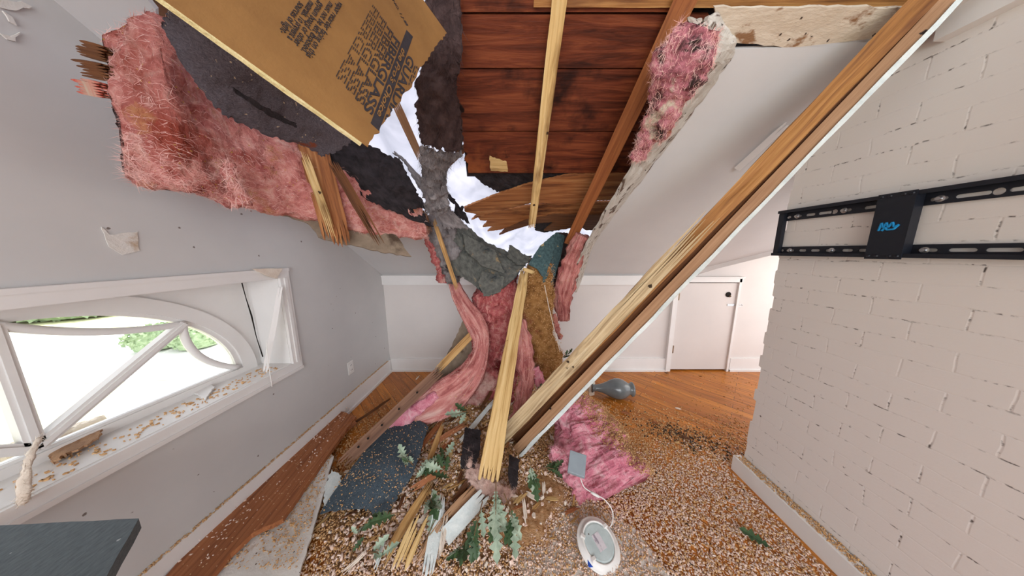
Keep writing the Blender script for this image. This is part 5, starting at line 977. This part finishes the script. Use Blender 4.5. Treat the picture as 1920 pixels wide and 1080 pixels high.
# drywall sheet on the floor under the flakes in front
tag(plate3(PANEL, .01, .004, .03).build('drywall_sheet', 'drywall_face'), 'dusty drywall panel lying flat under the flakes around the downlight', 'drywall')
m_ = MB(); rr = random.Random(21)
for i in range(420):
    x, y = rr.gauss(-.3, .32), rr.gauss(1.5, .42)
    if not (.85 < y < 2.45 and -1.1 < x < .35): continue
    p = Vector((x, y, float(H(x, y)) + rr.uniform(.0, .02))); a = rr.gauss(.9, .6); L_ = rr.uniform(.03, .13); d = Vector((math.cos(a), math.sin(a), rr.uniform(-.15, .3))).normalized()
    lumber(p - d * L_ / 2, p + d * L_ / 2, rr.uniform(.006, .03), rr.uniform(.003, .008), side=d.cross(ZV), e0=L_ * .25, e1=L_ * .35, nx=2, ny=1, wob=.004, mb=m_, mi=rr.choice((0, 0, 1, 2, 3, 4)), seed=i)
tag(m_.build('wood_shreds', ['honey', 'redplank', 'pale', 'cream', 'darkwood']), 'countless small wood and paper shreds littering the heap', 'shreds', kind='stuff')
m_ = MB()
for i in range(1300):
    x, y = rr.gauss(-.35, .35), rr.gauss(1.3, .4)
    if not (.75 < y < 2.4 and -1.0 < x < .3): continue
    s_ = rr.uniform(.003, .012); p = Vector((x, y, max(0, float(H(x, y))) + s_ * .3)); rot = Matrix.Rotation(rr.uniform(0, 6), 3, Vector((rr.random(), rr.random(), rr.random() + .1)).normalized())
    vv = [rot @ Vector((a * s_ * rr.uniform(.5, 1), b * s_ * rr.uniform(.4, .9), c * s_ * rr.uniform(.3, .7))) + p for a in (-1, 1) for b in (-1, 1) for c in (-1, 1)]
    m_.add(vv, [(0, 1, 3, 2), (4, 6, 7, 5), (0, 4, 5, 1), (2, 3, 7, 6), (0, 2, 6, 4), (1, 5, 7, 3)], mi=rr.choice((0, 0, 1)))
tag(m_.build('plaster_crumbs', ['chip_lit_pink', 'cream']), 'pinkish plaster crumbs littering the front of the heap', 'crumbs', kind='stuff')
fG, fN = TG.reshape(-1, 3), TN.reshape(-1, 3); i_ = RNG.integers(0, len(fG), 9000); P_ = fG[i_] + RNG.normal(0, .008, (9000, 3)); chips('batt_dust', 'chip_tan', P_, fN[i_], .007, 'brown flakes caked on the batt right of the central timber')
vv = [v_.co + parent_world(o_) for o_ in sb.children for v_ in o_.data.vertices]; vv = np.array([tuple(v_) for v_ in vv]); i_ = RNG.integers(0, len(vv), 520)
chips('shingle_dust', 'chip_tan', vv[i_] + RNG.normal(0, .012, (520, 3)) * [1, 1, .05] + [0, 0, .008], np.tile([0, 0, 1.], (520, 1)), .007, 'pale flakes sprinkled over the blue grey shingle piece')
for nm, poly, zz, n_, lb in (('sheet_dust', [fl(612, 848), fl(626, 856), fl(596, 960), fl(560, 1085), fl(380, 1085), fl(470, 985), fl(560, 900)], .052, 1500, 'brown flakes scattered over the white drywall sheet at lower left'), ('plank_dust', [fl(640, 772), fl(668, 780), fl(576, 905), fl(470, 1000), fl(395, 1085), fl(300, 1090), fl(412, 965), fl(560, 838)], .086, 220, 'pale flakes scattered over the long reddish plank')):
    x, y = RNG.uniform(-1.45, -.6, n_ * 8), RNG.uniform(.6, 2.0, n_ * 8); k = inpoly(x, y, poly) & (RNG.uniform(size=n_ * 8) < .35 + .5 * np.sin(9 * x + 5 * y) ** 2); x, y = x[k][:n_], y[k][:n_]
    chips(nm, 'chip_tan' if nm == 'sheet_dust' else 'chip_lit_pink', np.stack([x, y, np.full(len(x), zz)], 1), np.tile([0, 0, 1.], (len(x), 1)), .008, lb)
P_, N_ = scatter(30000, lambda x, y: np.exp(-((x + .62) / .22) ** 2 - ((y - .98) / .22) ** 2) * .95)
chips('coarse_crumbs', 'chip_lit_pink', P_ + [0, 0, .004], N_, .019, 'coarse crumbs in light painted pink right of the white drywall sheet')
# loose bits on the wood floor
for (px, py, m_, l, lb) in ((1245, 698, 'darkwood', .05, 'small dark wood chip on floor before the little door'), (1265, 764, 'cream', .05, 'small cream chip on wood floor right of the vase'), (1162, 770, 'redplank', .09, 'rusty wood chip on floor in front of the vase'), (1270, 815, 'darkwood', .09, 'thin dark splinter on flakes right of the pink batt'), (1266, 828, 'pale', .03, 'tiny yellow chip on flakes right of the pink batt'), (1310, 705, 'darkwood', .03, 'tiny dark chip near the right foot of little door'), (1222, 790, 'redplank', .05, 'reddish chip on floor between vase and pink batt')):
    a = fl(px, py, .012); timber('wood_chip', m_, lb, 'wood chip', a, a + Vector((l * .8, -l * .6, .004)), l * .3, .006, side=(.6, .8, 0), e0=l * .3, e1=l * .3, nx=3, ny=1)

#@@ ------------------------------------------------------------------ outdoors, seen through the window
GZ = -2.6
m_ = MB(); m_.box((-32, 10, GZ - .05), 60, 80, .1); struct(m_.build('ground', 'lawn'))
m_ = MB(); a = [fl(-200, 735, GZ), fl(500, 705, GZ), fl(420, 625, GZ), fl(-200, 612, GZ)]
m_.add([p + ZV * .03 for p in a] + [p - ZV * .02 for p in a], [(0, 1, 2, 3), (7, 6, 5, 4), (0, 1, 5, 4), (1, 2, 6, 5), (2, 3, 7, 6), (3, 0, 4, 7)]); struct(m_.build('driveway', 'road'))
def bush(px, py, w, h, label):
    c = fl(px, py, GZ); mb = MB()
    for i in range(700):
        v_ = Vector((random.gauss(0, 1), random.gauss(0, 1), random.gauss(0, 1))).normalized() * random.uniform(.75, 1); p = c + Vector((v_.x * w / 2, v_.y * w / 2, h * .5 + v_.z * h * .5)); s = w * .05
        e = Vector((random.uniform(-1, 1), random.uniform(-1, 1), random.uniform(-1, 1))).normalized(); f = e.orthogonal().normalized()
        mb.add([p - e * s, p + f * s * .6, p + e * s, p - f * s * .6], [(0, 1, 2, 3)])
    mb.lathe([(0.02, 0), (w * .35, h * .1), (w * .42, h * .45), (w * .3, h * .8), (.02, h * .92)], c, (0, 0, 1), 12)
    tag(mb.build('shrub', 'bush'), label, 'shrub', 'shrubs beyond the driveway')
bush(300, 655, 1.6, 1.1, 'green shrub behind the slanting window bar'); bush(375, 652, 1.5, 1.0, 'green shrub right of the slanting window bar')
bush(20, 598, 5.5, 1.7, 'distant green shrub at left end of the window'); bush(110, 592, 6, 1.6, 'distant green shrub near top of the fan window'); bush(175, 590, 5, 1.2, 'distant low shrub under the arched window head')
